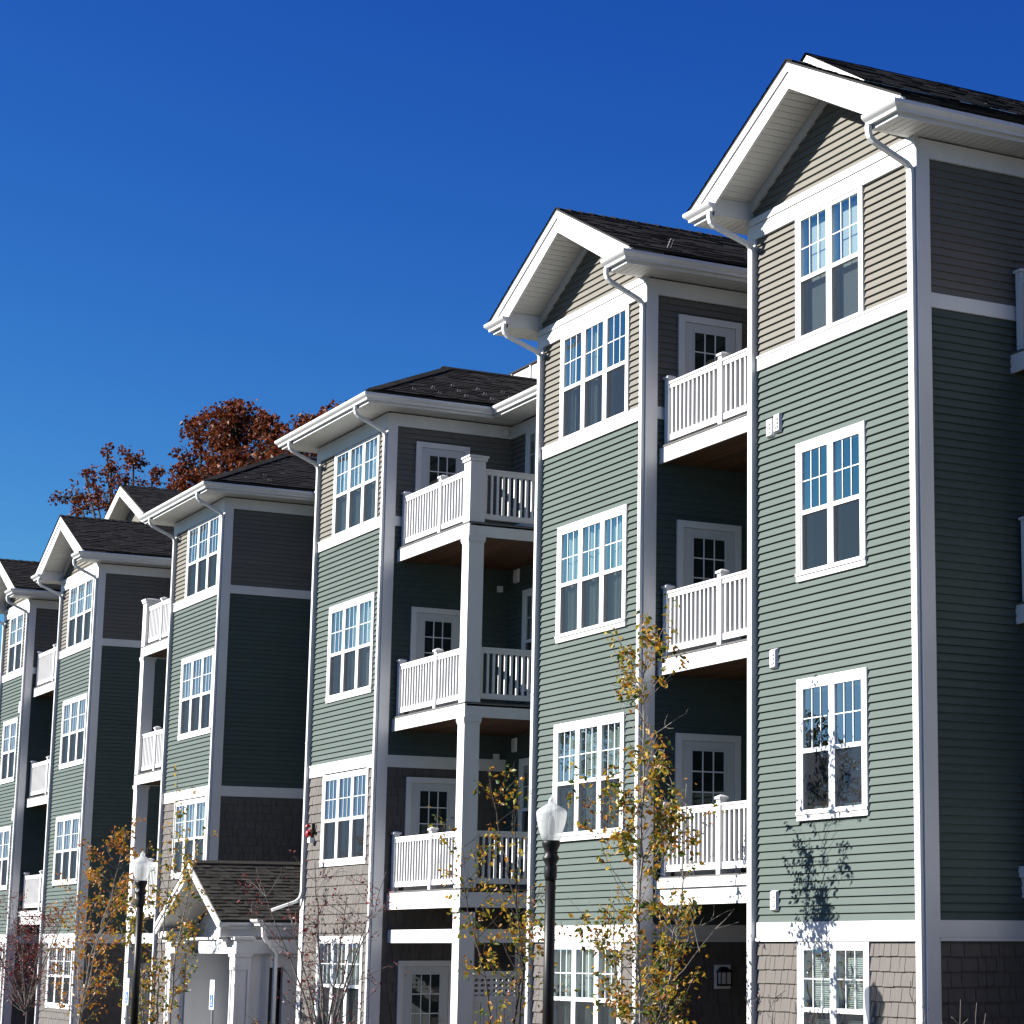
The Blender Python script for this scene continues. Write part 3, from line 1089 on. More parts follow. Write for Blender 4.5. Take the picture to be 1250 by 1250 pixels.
# ---- recess back walls and their roofs
def recess(a, b, wins=None, depth=YB, roofed=True):
    """between bay a (left) and bay b (right)"""
    x0, x1 = BY[a]['xr'], BY[b]['xl']
    A = BY[a]['kind'] == 'A' or BY[b]['kind'] == 'A'
    fr = Frame((0, depth, 0), (1, 0, 0), (0, -1, 0))
    holes = []
    sh = []
    wz = [(0.95, 2.6), (4.03, 5.82), (7.03, 8.9), (10.165, 11.86)]
    if wins:
        for (z0, z1) in wz:
            holes.append((wins[0] + 0.07, wins[1] - 0.07, z0 + 0.05, z1 - 0.05))
            sh.append((wins[0] + 0.03, wins[1] - 0.03, z0, z1))
    core = wall_core(fr, x0, x1, 0, 12.3, holes, "recess_wall", MT['green'], B)
    zb = (ZBT, ZBB) if A else (ZCT, ZCB)
    siding(fr, x0, x1, ZT, ZF + 0.02, sh, MT['tan'], core)
    siding(fr, x0, x1, zb[0], ZAB, sh, MT['green'], core)
    shakes(fr, x0, x1, 0.35, zb[1], sh, MT['shake'], core, seed=a + 40)
    mb = M()
    mb.box(x0 + 0.05, x1 - 0.05, depth - 0.033, depth, ZAB, ZT)
    mb.box(x0 + 0.05, x1 - 0.05, depth - 0.034, depth, zb[1], zb[0])
    mb.box(x0 + 0.05, x1 - 0.05, depth - 0.0435, depth, ZF + 0.03, 12.09)
    each(mb, "recess_belt_board", MT['white'], B)
    if wins:
        for i, (z0, z1) in enumerate(wz):
            window((wins[0] + wins[1]) / 2, depth, z0, wins[1] - wins[0], z1 - z0, 2, None, [0], B, top=(i < 3), bottom=(i < 3))
        mb = M()
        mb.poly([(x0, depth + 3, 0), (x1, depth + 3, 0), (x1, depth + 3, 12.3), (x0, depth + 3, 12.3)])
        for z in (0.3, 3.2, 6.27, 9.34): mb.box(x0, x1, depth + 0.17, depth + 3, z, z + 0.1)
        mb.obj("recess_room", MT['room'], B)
    if not roofed: return
    ca_, cb_ = (BY[a]['xl'] + BY[a]['xr']) / 2, (BY[b]['xl'] + BY[b]['xr']) / 2
    ha, hb = x0 - ca_ + OV, cb_ - x1 + OV
    e0, e1 = ca_ + ha, cb_ - hb
    yf = depth - OV
    ytop = 4.1
    run = ytop - yf
    rise = 0.5
    rf = M()
    rf.poly([(e0 - 0.05, yf, ZE), (e1 + 0.05, yf, ZE), (e1 + run, ytop, ZE + run * rise), (e0 - run, ytop, ZE + run * rise)])
    rf.poly([(e0 - run, ytop, ZE + run * rise), (e1 + run, ytop, ZE + run * rise), (e1 + run, ytop + 6, ZE + run * rise - 0.1), (e0 - run, ytop + 6, ZE + run * rise - 0.1)])
    ro = rf.obj("recess_roof", MT['under'], B)
    L = math.hypot(run, run * rise)
    k = run / L
    shingle_slope((e0, yf - 0.015, ZE), (1, 0, 0), Vector((0, run, run * rise)).normalized(), Vector((0, -rise, 1)).normalized(), L, lambda v: (-v * k, e1 - e0 + v * k), MT['roof'], ro, seed=a + 70)
    q = M()
    q.box(e0 - 0.1, e1 + 0.1, yf - 0.005, yf + 0.015, ZS, ZE - 0.045)
    x = e0 - 0.1
    while x < e1 + 0.08:
        q.box(x, x + 0.097, yf + 0.016, depth - 0.044, ZS + 0.005, ZS + 0.0145)
        x += 0.1
    q.obj("recess_soffit", MT['soffit'], ro, kind="stuff")
    g = M()
    g.sweep(GUT, [(e0 - 0.115, yf - 0.005, ZE - 0.185), (e1 + 0.115, yf - 0.005, ZE - 0.185)], left=False)
    g.obj("gutter", MT['gutter'], B)


recess(2, 1)
recess(3, 2, (-12.66, -10.9))
recess(4, 3)
recess(5, 4, (-29.0, -27.3))
recess(6, 5)
recess(1, 0, depth=4.2)

# white roof screen behind the third and second bays
mb = M()
mb.box(-17.2, -4.5, 4.16, 4.3, 12.6, 14.165)
x = -17.2
while x < -4.5:
    mb.box(x, x + 0.05, 4.13, 4.16, 12.6, 14.165)
    x += 0.92
sc = mb.obj("roof_screen", MT['white'], B)
mb = M()
mb.box(-17.25, -4.45, 4.12, 4.36, 14.165, 14.195)
mb.obj("screen_coping", MT['under'], sc)

# ---- balconies
BAL_ME = {}
NBAL = [0]


def rail_run(fr, u0, u1, zd, parent, single, spacing=0.117, n=0.0):
    """rails and balusters from u0 to u1 along frame fr, centred at depth n"""
    mb = M()
    fr.box(mb, u0, u1, n - 0.045, n + 0.045, zd + 0.915, zd + 0.945)
    fr.box(mb, u0, u1, n - 0.03, n + 0.03, zd + 0.85, zd + 0.915)
    mb.obj("top_rail", MT['vinyl'], parent)
    mb = M()
    fr.box(mb, u0, u1, n - 0.027, n + 0.027, zd + 0.075, zd + 0.165)
    mb.obj("bottom_rail", MT['vinyl'], parent)
    k = max(1, int((u1 - u0) / spacing))
    st = (u1 - u0) / (k + 0)
    q = M()
    for i in range(k):
        u = u0 + st * (i + 0.5)
        if single and NBAL[0] < 290:
            if 'b' not in BAL_ME:
                t = M()
                t.box(-0.019, 0.019, -0.019, 0.019, 0, 0.685)
                BAL_ME['b'] = t.mesh("baluster", MT['vinyl'])
            p = fr.p(u, n, zd + 0.165)
            link(BAL_ME['b'], "baluster", parent, loc=p)
            NBAL[0] += 1
        else:
            fr.box(q, u - 0.019, u + 0.019, n - 0.019, n + 0.019, zd + 0.165, zd + 0.85)
    q.obj("balusters", MT['vinyl'], parent, kind="stuff")


def post(x, y, zd, parent, s=0.105, h=1.0):
    mb = M()
    mb.box(x - s / 2, x + s / 2, y - s / 2, y + s / 2, zd, zd + h)
    c = s / 2 + 0.02
    mb.box(x - c, x + c, y - c, y + c, zd + h, zd + h + 0.03)
    b = [(x - c, y - c, zd + h + 0.03), (x + c, y - c, zd + h + 0.03), (x + c, y + c, zd + h + 0.03), (x - c, y + c, zd + h + 0.03)]
    t = [(x - 0.015, y - 0.015, zd + h + 0.06), (x + 0.015, y - 0.015, zd + h + 0.06), (x + 0.015, y + 0.015, zd + h + 0.06), (x - 0.015, y + 0.015, zd + h + 0.06)]
    mb.hexa(b, t)
    mb.obj("post", MT['vinyl'], parent)


def deck(x0, x1, y0, y1, zd, name="balcony", fh=0.225, lower=None):
    mb = M()
    mb.box(x0, x1, y0 + 0.03, y1, zd - 0.04, zd - 0.005)
    o = mb.obj(name, MT['deck'], B)
    q = M()
    y = y0 + 0.06
    while y < y1 - 0.02:
        q.box(x0 + 0.03, x1 - 0.03, y, min(y + 0.132, y1 - 0.01), zd - 0.205, zd - 0.19)
        y += 0.14
    q.box(x0 + 0.02, x1 - 0.02, y0 + 0.05, y1, zd - 0.185, zd - 0.17)
    q.obj("ceiling_boards", MT['wood'], o, kind="stuff")
    return o


def balcony_span(x0, x1, yf, y1, mids, single):
    fr = Frame((0, yf, 0), (1, 0, 0), (0, -1, 0))
    for i, zd in enumerate(DECKS):
        o = deck(x0, x1, yf, y1, zd)
        mb = M()
        if i < 2:
            mb.box(x0, x1, yf, yf + 0.03, zd - 0.225, zd)
        else:
            mb.box(x0 - 0.0, x1, yf, yf + 0.03, zd - 0.36, zd - 0.135)
            mb.box(x0 - 0.0, x1, yf - 0.04, yf + 0.03, zd - 0.13, zd)
        each(mb, "fascia", MT['white'], o)
        mb = M()
        mb.box(x0, x1, yf - 0.012, yf + 0.04, zd + 0.001, zd + 0.024)
        each(mb, "deck_edge", MT['deck'], o)
        xs = [x0 + 0.13] + mids + [x1 - 0.13]
        yr = yf + 0.10
        f2 = Frame((0, yr, 0), (1, 0, 0), (0, -1, 0))
        for x in xs: post(x, yr, zd + 0.024, o)
        for a, b in zip(xs[:-1], xs[1:]): rail_run(f2, a + 0.0525, b - 0.0525, zd + 0.024, o, single)


def balcony_corner(xw, xc, yf, y1, single):
    """xw house wall, xc free corner; returns along +/-x"""
    s = 1 if xc > xw else -1
    for i, zd in enumerate(DECKS):
        o = deck(min(xw, xc), max(xw, xc), yf, y1, zd)
        mb = M()
        lo = zd - (0.225 if i < 2 else 0.29)
        xcf = xc
        mb.box(xw, xcf, yf, yf + 0.03, lo, zd)
        mb.box(xcf, xcf - s * 0.03, yf + 0.03, y1, lo, zd)
        each(mb, "fascia", MT['white'], o)
        mb = M()
        mb.box(xw, xc + s * 0.012, yf - 0.012, yf + 0.06, zd + 0.001, zd + 0.024)
        mb.box(xc + s * 0.012, xc - s * 0.06, yf + 0.06, y1, zd + 0.001, zd + 0.024)
        each(mb, "deck_edge", MT['deck'], o)
        zd2 = zd + 0.024
        # corner pier
        w = 0.28
        px0, px1 = (xc - s * w, xc - s * 0.002)
        if i == 0:
            mb = M()
            mb.box(px0, px1, yf + 0.002, yf + w, zd2, zd + 1.08)
            for e, z0, z1 in ((0.025, 1.08, 1.14), (0.045, 1.14, 1.17)):
                mb.box(min(px0, px1) - e, max(px0, px1) + e, yf + 0.002 - e, yf + w + e, zd + z0, zd + z1)
            a, b = min(px0, px1) - 0.045, max(px0, px1) + 0.045
            mb.hexa([(a, yf - 0.043, zd + 1.17), (b, yf - 0.043, zd + 1.17), (b, yf + w + 0.045, zd + 1.17), (a, yf + w + 0.045, zd + 1.17)],
                    [(a + 0.13, yf + 0.09, zd + 1.20), (b - 0.13, yf + 0.09, zd + 1.20), (b - 0.13, yf + w - 0.09, zd + 1.20), (a + 0.13, yf + w - 0.09, zd + 1.20)])
            mb.obj("newel_pier", MT['white'], o)
        else:
            top = DECKS[i - 1] - 0.225
            mb = M()
            mb.box(px0, px1, yf + 0.002, yf + w, zd2, top - 0.002)
            e = 0.022
            mb.box(min(px0, px1) - e, max(px0, px1) + e, yf + 0.002 - e, yf + w + e, top - 0.075, top - 0.002)
            mb.box(min(px0, px1) - e * 0.5, max(px0, px1) + e * 0.5, yf + 0.002 - e * 0.5, yf + w + e * 0.5, top - 0.11, top - 0.076)
            mb.obj("column", MT['white'], o)
        if i == 2:
            top = zd - 0.29
            mb = M()
            mb.box(px0, px1, yf + 0.002, yf + w, 0.15, top - 0.002)
            mb.box(px0, px1 , yf - 0.02, yf + w + 0.02, top - 0.075, top - 0.003)
            mb.obj("column", MT['white'], o)
            mb = M()
            mb.box(xw, px0, yf + 0.04, yf + 0.14, 2.557, 2.78)
            mb.box(xc - s * 0.05, xc - s * 0.15, yf + w, y1, 2.557, 2.78)
            each(mb, "tie_beam", MT['white'], B)
        yr = yf + 0.10
        f2 = Frame((0, yr, 0), (1, 0, 0), (0, -1, 0))
        x_wp = xw + s * 0.13
        x_mid = xw + s * 1.82
        post(x_wp, yr, zd2, o)
        post(x_mid, yr, zd2, o)
        for a, b in ((x_wp, x_mid), (x_mid, xc - s * (w - 0.05))):
            u0, u1 = min(a, b), max(a, b)
            rail_run(f2, u0 + 0.0525, u1 - 0.0525, zd2, o, single)
        f3 = Frame((xc - s * 0.10, 0, 0), (0, 1, 0), (s, 0, 0))
        rail_run(f3, yf + w, y1, zd2, o, single, spacing=0.105)
    # ground floor privacy fence on the free side
    mb = M()
    fx = xc - s * 0.08
    for k in range(13):
        y = yf + w + 0.02 + k * 0.145
        mb.box(fx - 0.02, fx + 0.02, y, y + 0.137, 0.2, 1.62)
    mb.box(fx - 0.03, fx + 0.03, yf + w, y1, 2.02, 2.10)
    mb.box(fx - 0.03, fx + 0.03, yf + w, y1, 1.60, 1.70)
    fo = mb.obj("privacy_fence", MT['white'], B)
    mb = M()
    for k in range(4): mb.box(fx - 0.012, fx + 0.012, yf + w, y1, 1.72 + k * 0.085, 1.765 + k * 0.085)
    y = yf + w
    while y < y1:
        mb.box(fx - 0.0105, fx + 0.0105, y, y + 0.05, 1.70, 2.02)
        y += 0.11
    mb.obj("lattice", MT['white'], fo)


balcony_span(BY[2]['xr'], BY[1]['xl'], 0.2, YB, [-1.47], True)
balcony_span(BY[6]['xr'], BY[5]['xl'], 0.2, YB, [BY[5]['xl'] - 1.6], False)
balcony_span(BY[1]['xr'] - 0.0, BY[0]['xl'], 1.33, 4.1, [5.6, 7.3], False)
balcony_corner(BY[3]['xr'], -10.05, 0.22, YB, True)
balcony_corner(BY[4]['xl'], -29.85, 0.22, YB, False)
for zd in DECKS + [0.2]:
    door(BY[2]['xr'] + 0.021, 1.02, zd + 0.01, B) if zd > 1 else None
    door(BY[3]['xr'] + 0.021, 1.05 if zd > 1 else 1.0, zd + 0.01, B, full=zd < 1)
    door(BY[4]['xl'] - 0.021, 1.05, zd + 0.01, B, sx=-1)

# ---- small fittings on the walls
def vent(x, y, z, w=0.17, h=0.26, double=False):
    for k in range(2 if double else 1):
        xx = x + k * 0.19
        zz = z + k * 0.03
        mb = M()
        mb.hexa([(xx, y - 0.02, zz), (xx + w, y - 0.02, zz), (xx + w, y - 0.02, zz + h), (xx, y - 0.02, zz + h)],
                [(xx + 0.02, y - 0.06, zz + 0.02), (xx + w - 0.02, y - 0.06, zz + 0.02), (xx + w - 0.02, y - 0.06, zz + h - 0.02), (xx + 0.02, y - 0.06, zz + h - 0.02)])
        o = mb.obj("wall_vent", MT['white'], B)
        mb = M()
        for q in range(3): mb.box(xx + 0.045, xx + w - 0.045, y - 0.075, y - 0.06, zz + 0.06 + q * 0.055, zz + 0.085 + q * 0.055)
        mb.box(xx + 0.04, xx + w - 0.03, y - 0.07, y - 0.06, zz + 0.02, zz + 0.035)
        mb.obj("vent_louvre", MT['white'], o)


vent(0.30, 0, 9.03, double=True)
vent(0.385, 0, 5.985)
vent(0.395, 0, 2.935)
vent(-41.03, 0, 8.9, 0.2, 0.36)
vent(-41.03, 0, 5.9, 0.2, 0.36)
vent(-13.05, YB, 9.08, 0.22, 0.26)
vent(-12.97, YB, 5.96, 0.18, 0.26)
mb = M()
for z in (8.94, 5.82): mb.lathe([(0.06, 0), (0.06, 0.03), (0.02, 0.04)], 12, (0, 0, 0))
for z in (8.94, 5.84):
    q = M()
    q.box(-13.33 + 0.02, -13.33 + 0.06, 2.2, 2.31, z, z + 0.11)
    q.obj("junction_box", MT['white'], B)
# round vent cap on the frieze
q = M()
q.loft([[(-13.283 + t, 2.30 + r * math.cos(a * math.pi / 8), 11.97 + r * math.sin(a * math.pi / 8)) for a in range(16)] for r, t in ((0.075, 0), (0.075, 0.02), (0.05, 0.035), (0.01, 0.035))])
q.obj("round_vent_cap", MT['white'], B)
# fire alarm
q = M()
q.box(-16.70, -16.55, -0.08, -0.02, 4.54, 4.66)
q.lathe([(0.05, 0), (0.055, 0.015), (0.04, 0.045), (0.02, 0.055)], 14, (-16.62, -0.10, 4.70))
q.loft([[(-16.60 + r * math.cos(a * math.pi / 7), -0.085 - t, 4.58 + r * math.sin(a * math.pi / 7)) for a in range(14)] for r, t in ((0.045, 0), (0.062, 0.02), (0.062, 0.045), (0.03, 0.06))])
al = q.obj("fire_alarm", MT['red'], B)
q = M()
q.box(-16.44, -16.415, -0.09, -0.03, 4.56, 4.76)
q.box(-16.52, -16.38, -0.09, -0.05, 4.60, 4.63)
q.obj("alarm_bracket", MT['black'], al)
q = M()
q.box(-16.56, -16.44, -0.12, -0.02, 4.41, 4.50)
q.obj("alarm_lamp", MT['signwhite'], al)
# lantern on the side wall of the second bay
q = M()
q.box(-3.17 + 0.02, -3.17 + 0.034, 1.14, 1.40, 1.92, 2.25)
wl = q.obj("wall_lantern", MT['white'], B)
q = M()
q.box(-3.136, -3.02, 1.18, 1.36, 1.96, 1.985)
q.hexa([(-3.136, 1.16, 2.15), (-3.0, 1.16, 2.15), (-3.0, 1.38, 2.15), (-3.136, 1.38, 2.15)], [(-3.136, 1.23, 2.22), (-3.09, 1.23, 2.22), (-3.09, 1.31, 2.22), (-3.136, 1.31, 2.22)])
for y in (1.18, 1.265, 1.35):
    q.box(-3.03, -3.02, y, y + 0.012, 1.985, 2.15)
    q.box(-3.136, -3.125, y, y + 0.012, 1.985, 2.15)
q.obj("lantern_cage", MT['black'], wl)
q = M()
q.box(-3.12, -3.035, 1.20, 1.345, 1.99, 2.145)
q.obj("lantern_glass", MT['lantern_glass'], wl)

# snow guards: small bent wires near the eaves
q = M()
q.box(-0.01, 0.01, -0.03, 0.03, 0, 0.008)
q.tube([(-0.0, -0.03, 0.004), (0.012, -0.026, 0.05), (0.012, 0.026, 0.05), (0.0, 0.03, 0.004)], 0.005, 4)
sg = q.mesh("snow_guard", MT['dark_metal'])
rs = random.Random(5)
for n, cnt in ((2, 3), (3, 12), (4, 4)):
    d = BY[n]
    c = (d['xl'] + d['xr']) / 2
    hw = (d['xr'] - d['xl']) / 2 + OV
    for k in range(cnt):
        row = k % 3
        v = 0.28 + row * 0.36
        y = 0.15 + (k // 3) * 0.52 + row * 0.19
        if not d['gable']: y += v * 0.9 - 0.1
        o = link(sg, "snow_guard", ROOFS[n], loc=(c + hw - v * 0.894, y, ZE + v * 0.447 + 0.012), rot=(0, R(26.6), rs.uniform(-0.2, 0.2)))

# ---- entrance portico between the two middle bays
XP = -20.03
pw, prise = 2.14, 0.545
ZPE = 2.98
pkz = ZPE + pw * prise
yf0, yb0 = -1.30, YB
q = M()
for sx in (-1, 1):
    q.hexa([(XP, yf0, pkz - 0.03), (XP + sx * pw, yf0, ZPE - 0.03), (XP + sx * pw, yb0, ZPE - 0.03), (XP, yb0, pkz - 0.03)],
           [(XP, yf0, pkz), (XP + sx * pw, yf0, ZPE), (XP + sx * pw, yb0, ZPE), (XP, yb0, pkz)])
pr_ = q.obj("portico_roof", MT['under'], B, label="small weathered gable roof over the entrance")
Lp = math.hypot(pw, pw * prise)
for sx in (-1, 1):
    shingle_slope((XP + sx * (pw + 0.015), yf0 - 0.02, ZPE), (0, 1, 0), Vector((-sx, 0, prise)).normalized(), Vector((sx * prise, 0, 1)).normalized(), Lp, lambda v: (0, yb0 - yf0), MT['roof_brown'], pr_, course=0.135, seed=90 + sx, lip=0.013, ws=(0.10, 0.22))
q = M()
q.hexa([(XP - 0.13, yf0 - 0.02, pkz - 0.05), (XP, yf0 - 0.02, pkz + 0.01), (XP + 0.13, yf0 - 0.02, pkz - 0.05), (XP + 0.13, yb0, pkz - 0.05), (XP, yb0, pkz + 0.01), (XP - 0.13, yb0, pkz - 0.05)],
       [(XP - 0.13, yf0 - 0.02, pkz - 0.03), (XP, yf0 - 0.02, pkz + 0.03), (XP + 0.13, yf0 - 0.02, pkz - 0.03), (XP + 0.13, yb0, pkz - 0.03), (XP, yb0, pkz + 0.03), (XP - 0.13, yb0, pkz - 0.03)])
q.obj("ridge_cap", MT['roof_brown'], pr_)
for sx in (-1, 1):
    q = M()
    dr = 0.21
    ring = lambda y, a, b: [(XP, y, pkz - 0.031 - a), (XP + sx * pw, y, ZPE - 0.031 - a), (XP + sx * pw, y, ZPE - 0.031 - b), (XP, y, pkz - 0.031 - b)]
    q.hexa(ring(yf0 - 0.004, 0, dr), ring(yf0 + 0.03, 0, dr))
    q.hexa(ring(yf0 - 0.028, 0, 0.10), ring(yf0 - 0.005, 0, 0.10))
    q.obj("rake_board", MT['white'], pr_)
    q = M()
    x = 0.02
    while x < pw - 0.1:
        a, b = x, x + 0.095
        z = pkz - 0.031 - dr + 0.06
        q.hexa([(XP + sx * a, yf0 + 0.031, z - a * prise), (XP + sx * b, yf0 + 0.031, z - b * prise), (XP + sx * b, -0.52, z - b * prise), (XP + sx * a, -0.52, z - a * prise)],
               [(XP + sx * a, yf0 + 0.031, z + 0.012 - a * prise), (XP + sx * b, yf0 + 0.031, z + 0.012 - b * prise), (XP + sx * b, -0.52, z + 0.012 - b * prise), (XP + sx * a, -0.52, z + 0.012 - a * prise)])
        x += 0.1
    q.obj("soffit_boards", MT['soffit'], pr_, kind="stuff")
    g = M()
    g.sweep(GUT, [(XP + sx * (pw - 0.10), yf0 + 0.03, ZPE - 0.165), (XP + sx * (pw - 0.10), 0.4, ZPE - 0.165)], left=(sx < 0))
    g.box(XP + sx * (pw - 0.10), XP + sx * (pw - 0.12), yf0 + 0.03, yb0, ZPE - 0.30, ZPE - 0.045)
    g.obj("gutter", MT['gutter'], pr_)
    q = M()
    q.box(XP + sx * (pw - 0.42), XP + sx * (pw - 0.12), yf0 + 0.03, yb0, ZPE - 0.315, ZPE - 0.302)
    q.obj("eave_soffit", MT['soffit'], pr_)
    # stepped cornice return at the front corner
    q = M()
    q.box(XP + sx * (pw - 0.55), XP + sx * (pw - 0.125), yf0 + 0.06, yf0 + 0.5, ZPE - 0.29, ZPE - 0.19)
    q.box(XP + sx * (pw - 0.50), XP + sx * (pw - 0.16), yf0 + 0.10, yf0 + 0.5, ZPE - 0.40, ZPE - 0.317)
    q.obj("cornice_return", MT['white'], pr_)
# gable face, set back
q = M()
q.poly([(XP - pw + 0.3, -0.5, 2.55), (XP + pw - 0.3, -0.5, 2.55), (XP + pw - 0.3, -0.5, 2.925), (XP, -0.5, pkz - 0.215), (XP - pw + 0.3, -0.5, 2.925)])
tg = q.obj("portico_gable", MT['white'], B)
q = M()
k = 0
x = XP - pw + 0.35
while x < XP + pw - 0.3:
    q.box(x, x + 0.025, -0.515, -0.5, 2.55, min(2.85 + 0, pkz - 0.25 - abs(x - XP) * prise))
    x += 0.3
each(q, "gable_batten", MT['white'], tg)
# beams and columns
q = M()
q.box(XP - 0.05, XP + 2.42 - 0.12, -1.03, -0.72, 2.36, 2.62)
q.box(XP - 0.10, XP + 2.42 - 0.07, -1.08, -0.67, 2.62, 2.67)
q.box(XP + 2.02, XP + 2.30, -0.72, 0.3, 2.36, 2.62)
q.box(XP - 2.3, XP - 1.65, -1.03, -0.72, 2.36, 2.56)
q.box(XP - 2.3, XP - 1.98, -0.72, YB, 2.36, 2.62)
each(q, "portico_beam", MT['white'], B)


def pcol(x, y, w=0.30, top=2.36, z0=0.15):
    q = M()
    h = w / 2
    q.box(x - h + 0.02, x + h - 0.02, y - h + 0.02, y + h - 0.02, z0 + 0.25, top - 0.1)
    q.box(x - h - 0.03, x + h + 0.03, y - h - 0.03, y + h + 0.03, top - 0.06, top - 0.003)
    q.box(x - h - 0.01, x + h + 0.01, y - h - 0.01, y + h + 0.01, top - 0.30, top - 0.062)
    q.box(x - h - 0.02, x + h + 0.02, y - h - 0.02, y + h + 0.02, z0, z0 + 0.25)
    for sx in (-1, 1):
        for sy in (-1, 1):
            q.box(x + sx * h, x + sx * (h - 0.055), y + sy * h, y + sy * (h - 0.055), z0 + 0.25, top - 0.30)
    q.obj("portico_column", MT['white'], B)


pcol(XP + 2.12, -0.875)
pcol(XP - 2.05, -0.875, top=2.36)
pcol(XP + 1.05, -0.35, w=0.26, top=2.55)
# entrance walls: panelled back wall, right side wall with a dark doorway
q = M()
q.box(XP - 2.2, XP + 2.05, 0.30, 0.42, 0.15, 2.9)
for k in range(15): q.box(XP - 2.15 + k * 0.28, XP - 2.13 + k * 0.28, 0.285, 0.30, 0.15, 2.6)
q.box(XP - 1.95, XP - 1.83, -0.72, 2.4, 0.15, 2.36)
q.box(XP + 2.06, XP + 2.18, -0.70, -0.32, 0.15, 2.36)
q.box(XP + 2.06, XP + 2.18, -0.05, 0.42, 0.15, 2.36)
q.box(XP + 2.05, XP + 2.19, -0.32, -0.05, 2.1, 2.36)
each(q, "portico_wall", MT['white'], B)
q = M()
q.box(XP - 2.2, XP + 2.0, -1.25, 2.4, 0.0, 0.15)
q.obj("entrance_step", MT['concrete'], B)
q = M()
q.box(XP + 1.93, XP + 2.0, -0.45, 0.1, 0.15, 2.1)
q.obj("entrance_door", MT['black'], B)
q = M()
xg = XP + pw - 0.1
q.sweep(GUT, [(xg + 0.02, -0.62, ZPE - 0.10), (xg + 0.55, -0.62, ZPE - 0.10)], left=False)
q.rtube([(xg + 0.5, -0.6, ZPE - 0.1), (xg + 0.5, -0.58, ZPE - 0.3), (xg + 0.42, -0.42, ZPE - 0.5), (xg + 0.40, -0.3, ZPE - 0.62), (xg + 0.40, -0.3, 0.2)], 0.085, 0.07)
q.obj("short_gutter", MT['gutter'], B)

# ------------------------------------------------------------------ gabled wing behind the far end
Wg = thing("gabled_house", "white gable and dark roof of a taller block behind the far end", "building", (-46.9, 4.0, 0))
q = M()
q.box(-2.8, 2.8, 0.55, 14, 0, 15.3)
q.poly([(-2.8, 0.549, 15.3), (2.8, 0.549, 15.3), (0, 0.549, 16.75)])
q.obj("wall", MT['tan'], Wg)
q = M()
for sx in (-1, 1):
    q.hexa([(0, 0, 16.84), (sx * 3.5, 0, 15.22), (sx * 3.5, 14.3, 15.22), (0, 14.3, 16.84)], [(0, 0, 16.89), (sx * 3.5, 0, 15.27), (sx * 3.5, 14.3, 15.27), (0, 14.3, 16.89)])
rw = q.obj("roof", MT['under'], Wg)
for sx in (-1, 1):
    shingle_slope((sx * 3.5, -0.01, 15.27), (0, 1, 0), Vector((-sx * 3.5, 0, 1.62)).normalized(), Vector((sx * 1.62, 0, 3.5)).normalized(), 3.857, lambda v: (0, 14.3), MT['roof'], rw, seed=31 + sx)
    q = M()
    q.hexa([(0, -0.01, 16.83), (sx * 3.5, -0.01, 15.21), (sx * 3.5, -0.01, 14.91), (0, -0.01, 16.53)], [(0, 0.04, 16.83), (sx * 3.5, 0.04, 15.21), (sx * 3.5, 0.04, 14.91), (0, 0.04, 16.53)])
    q.obj("rake_board", MT['white'], rw)
    q = M()
    q.hexa([(0, 0.041, 16.57), (sx * 3.3, 0.041, 15.04), (sx * 3.3, 0.548, 15.04), (0, 0.548, 16.57)], [(0, 0.041, 16.58), (sx * 3.3, 0.041, 15.05), (sx * 3.3, 0.548, 15.05), (0, 0.548, 16.58)])
    q.obj("soffit", MT['soffit'], rw)


# ------------------------------------------------------------------ street lamps
def lamp_glass():
    mt = bpy.data.materials.new("prismatic_globe")
    mt.use_nodes = True
    nt = mt.node_tree
    b = nt.nodes["Principled BSDF"]
    b.inputs["Base Color"].default_value = (0.55, 0.57, 0.57, 1)
    b.inputs["Roughness"].default_value = 0.3
    b.inputs["Specular IOR Level"].default_value = 0.6
    tr = nt.nodes.new("ShaderNodeBsdfTranslucent")
    tr.inputs[0].default_value = (0.85, 0.87, 0.87, 1)
    tp = nt.nodes.new("ShaderNodeBsdfTransparent")
    tp.inputs[0].default_value = (0.9, 0.92, 0.92, 1)
    m1 = nt.nodes.new("ShaderNodeMixShader")
    m1.inputs[0].default_value = 0.5
    m2 = nt.nodes.new("ShaderNodeMixShader")
    m2.inputs[0].default_value = 0.38
    out = nt.nodes["Material Output"]
    tc = nt.nodes.new("ShaderNodeTexCoord")
    wv = nt.nodes.new("ShaderNodeTexNoise")
    wv.inputs["Scale"].default_value = 60
    nt.links.new(tc.outputs["Object"], wv.inputs[0])
    bp = nt.nodes.new("ShaderNodeBump")
    bp.inputs["Strength"].default_value = 0.5
    bp.inputs["Distance"].default_value = 0.01
    nt.links.new(wv.outputs[0], bp.inputs["Height"])
    nt.links.new(bp.outputs[0], b.inputs["Normal"])
    nt.links.new(b.outputs[0], m1.inputs[1])
    nt.links.new(tr.outputs[0], m1.inputs[2])
    nt.links.new(m1.outputs[0], m2.inputs[1])
    nt.links.new(tp.outputs[0], m2.inputs[2])
    nt.links.new(m2.outputs[0], out.inputs[0])
    return mt


MT['globe'] = lamp_glass()


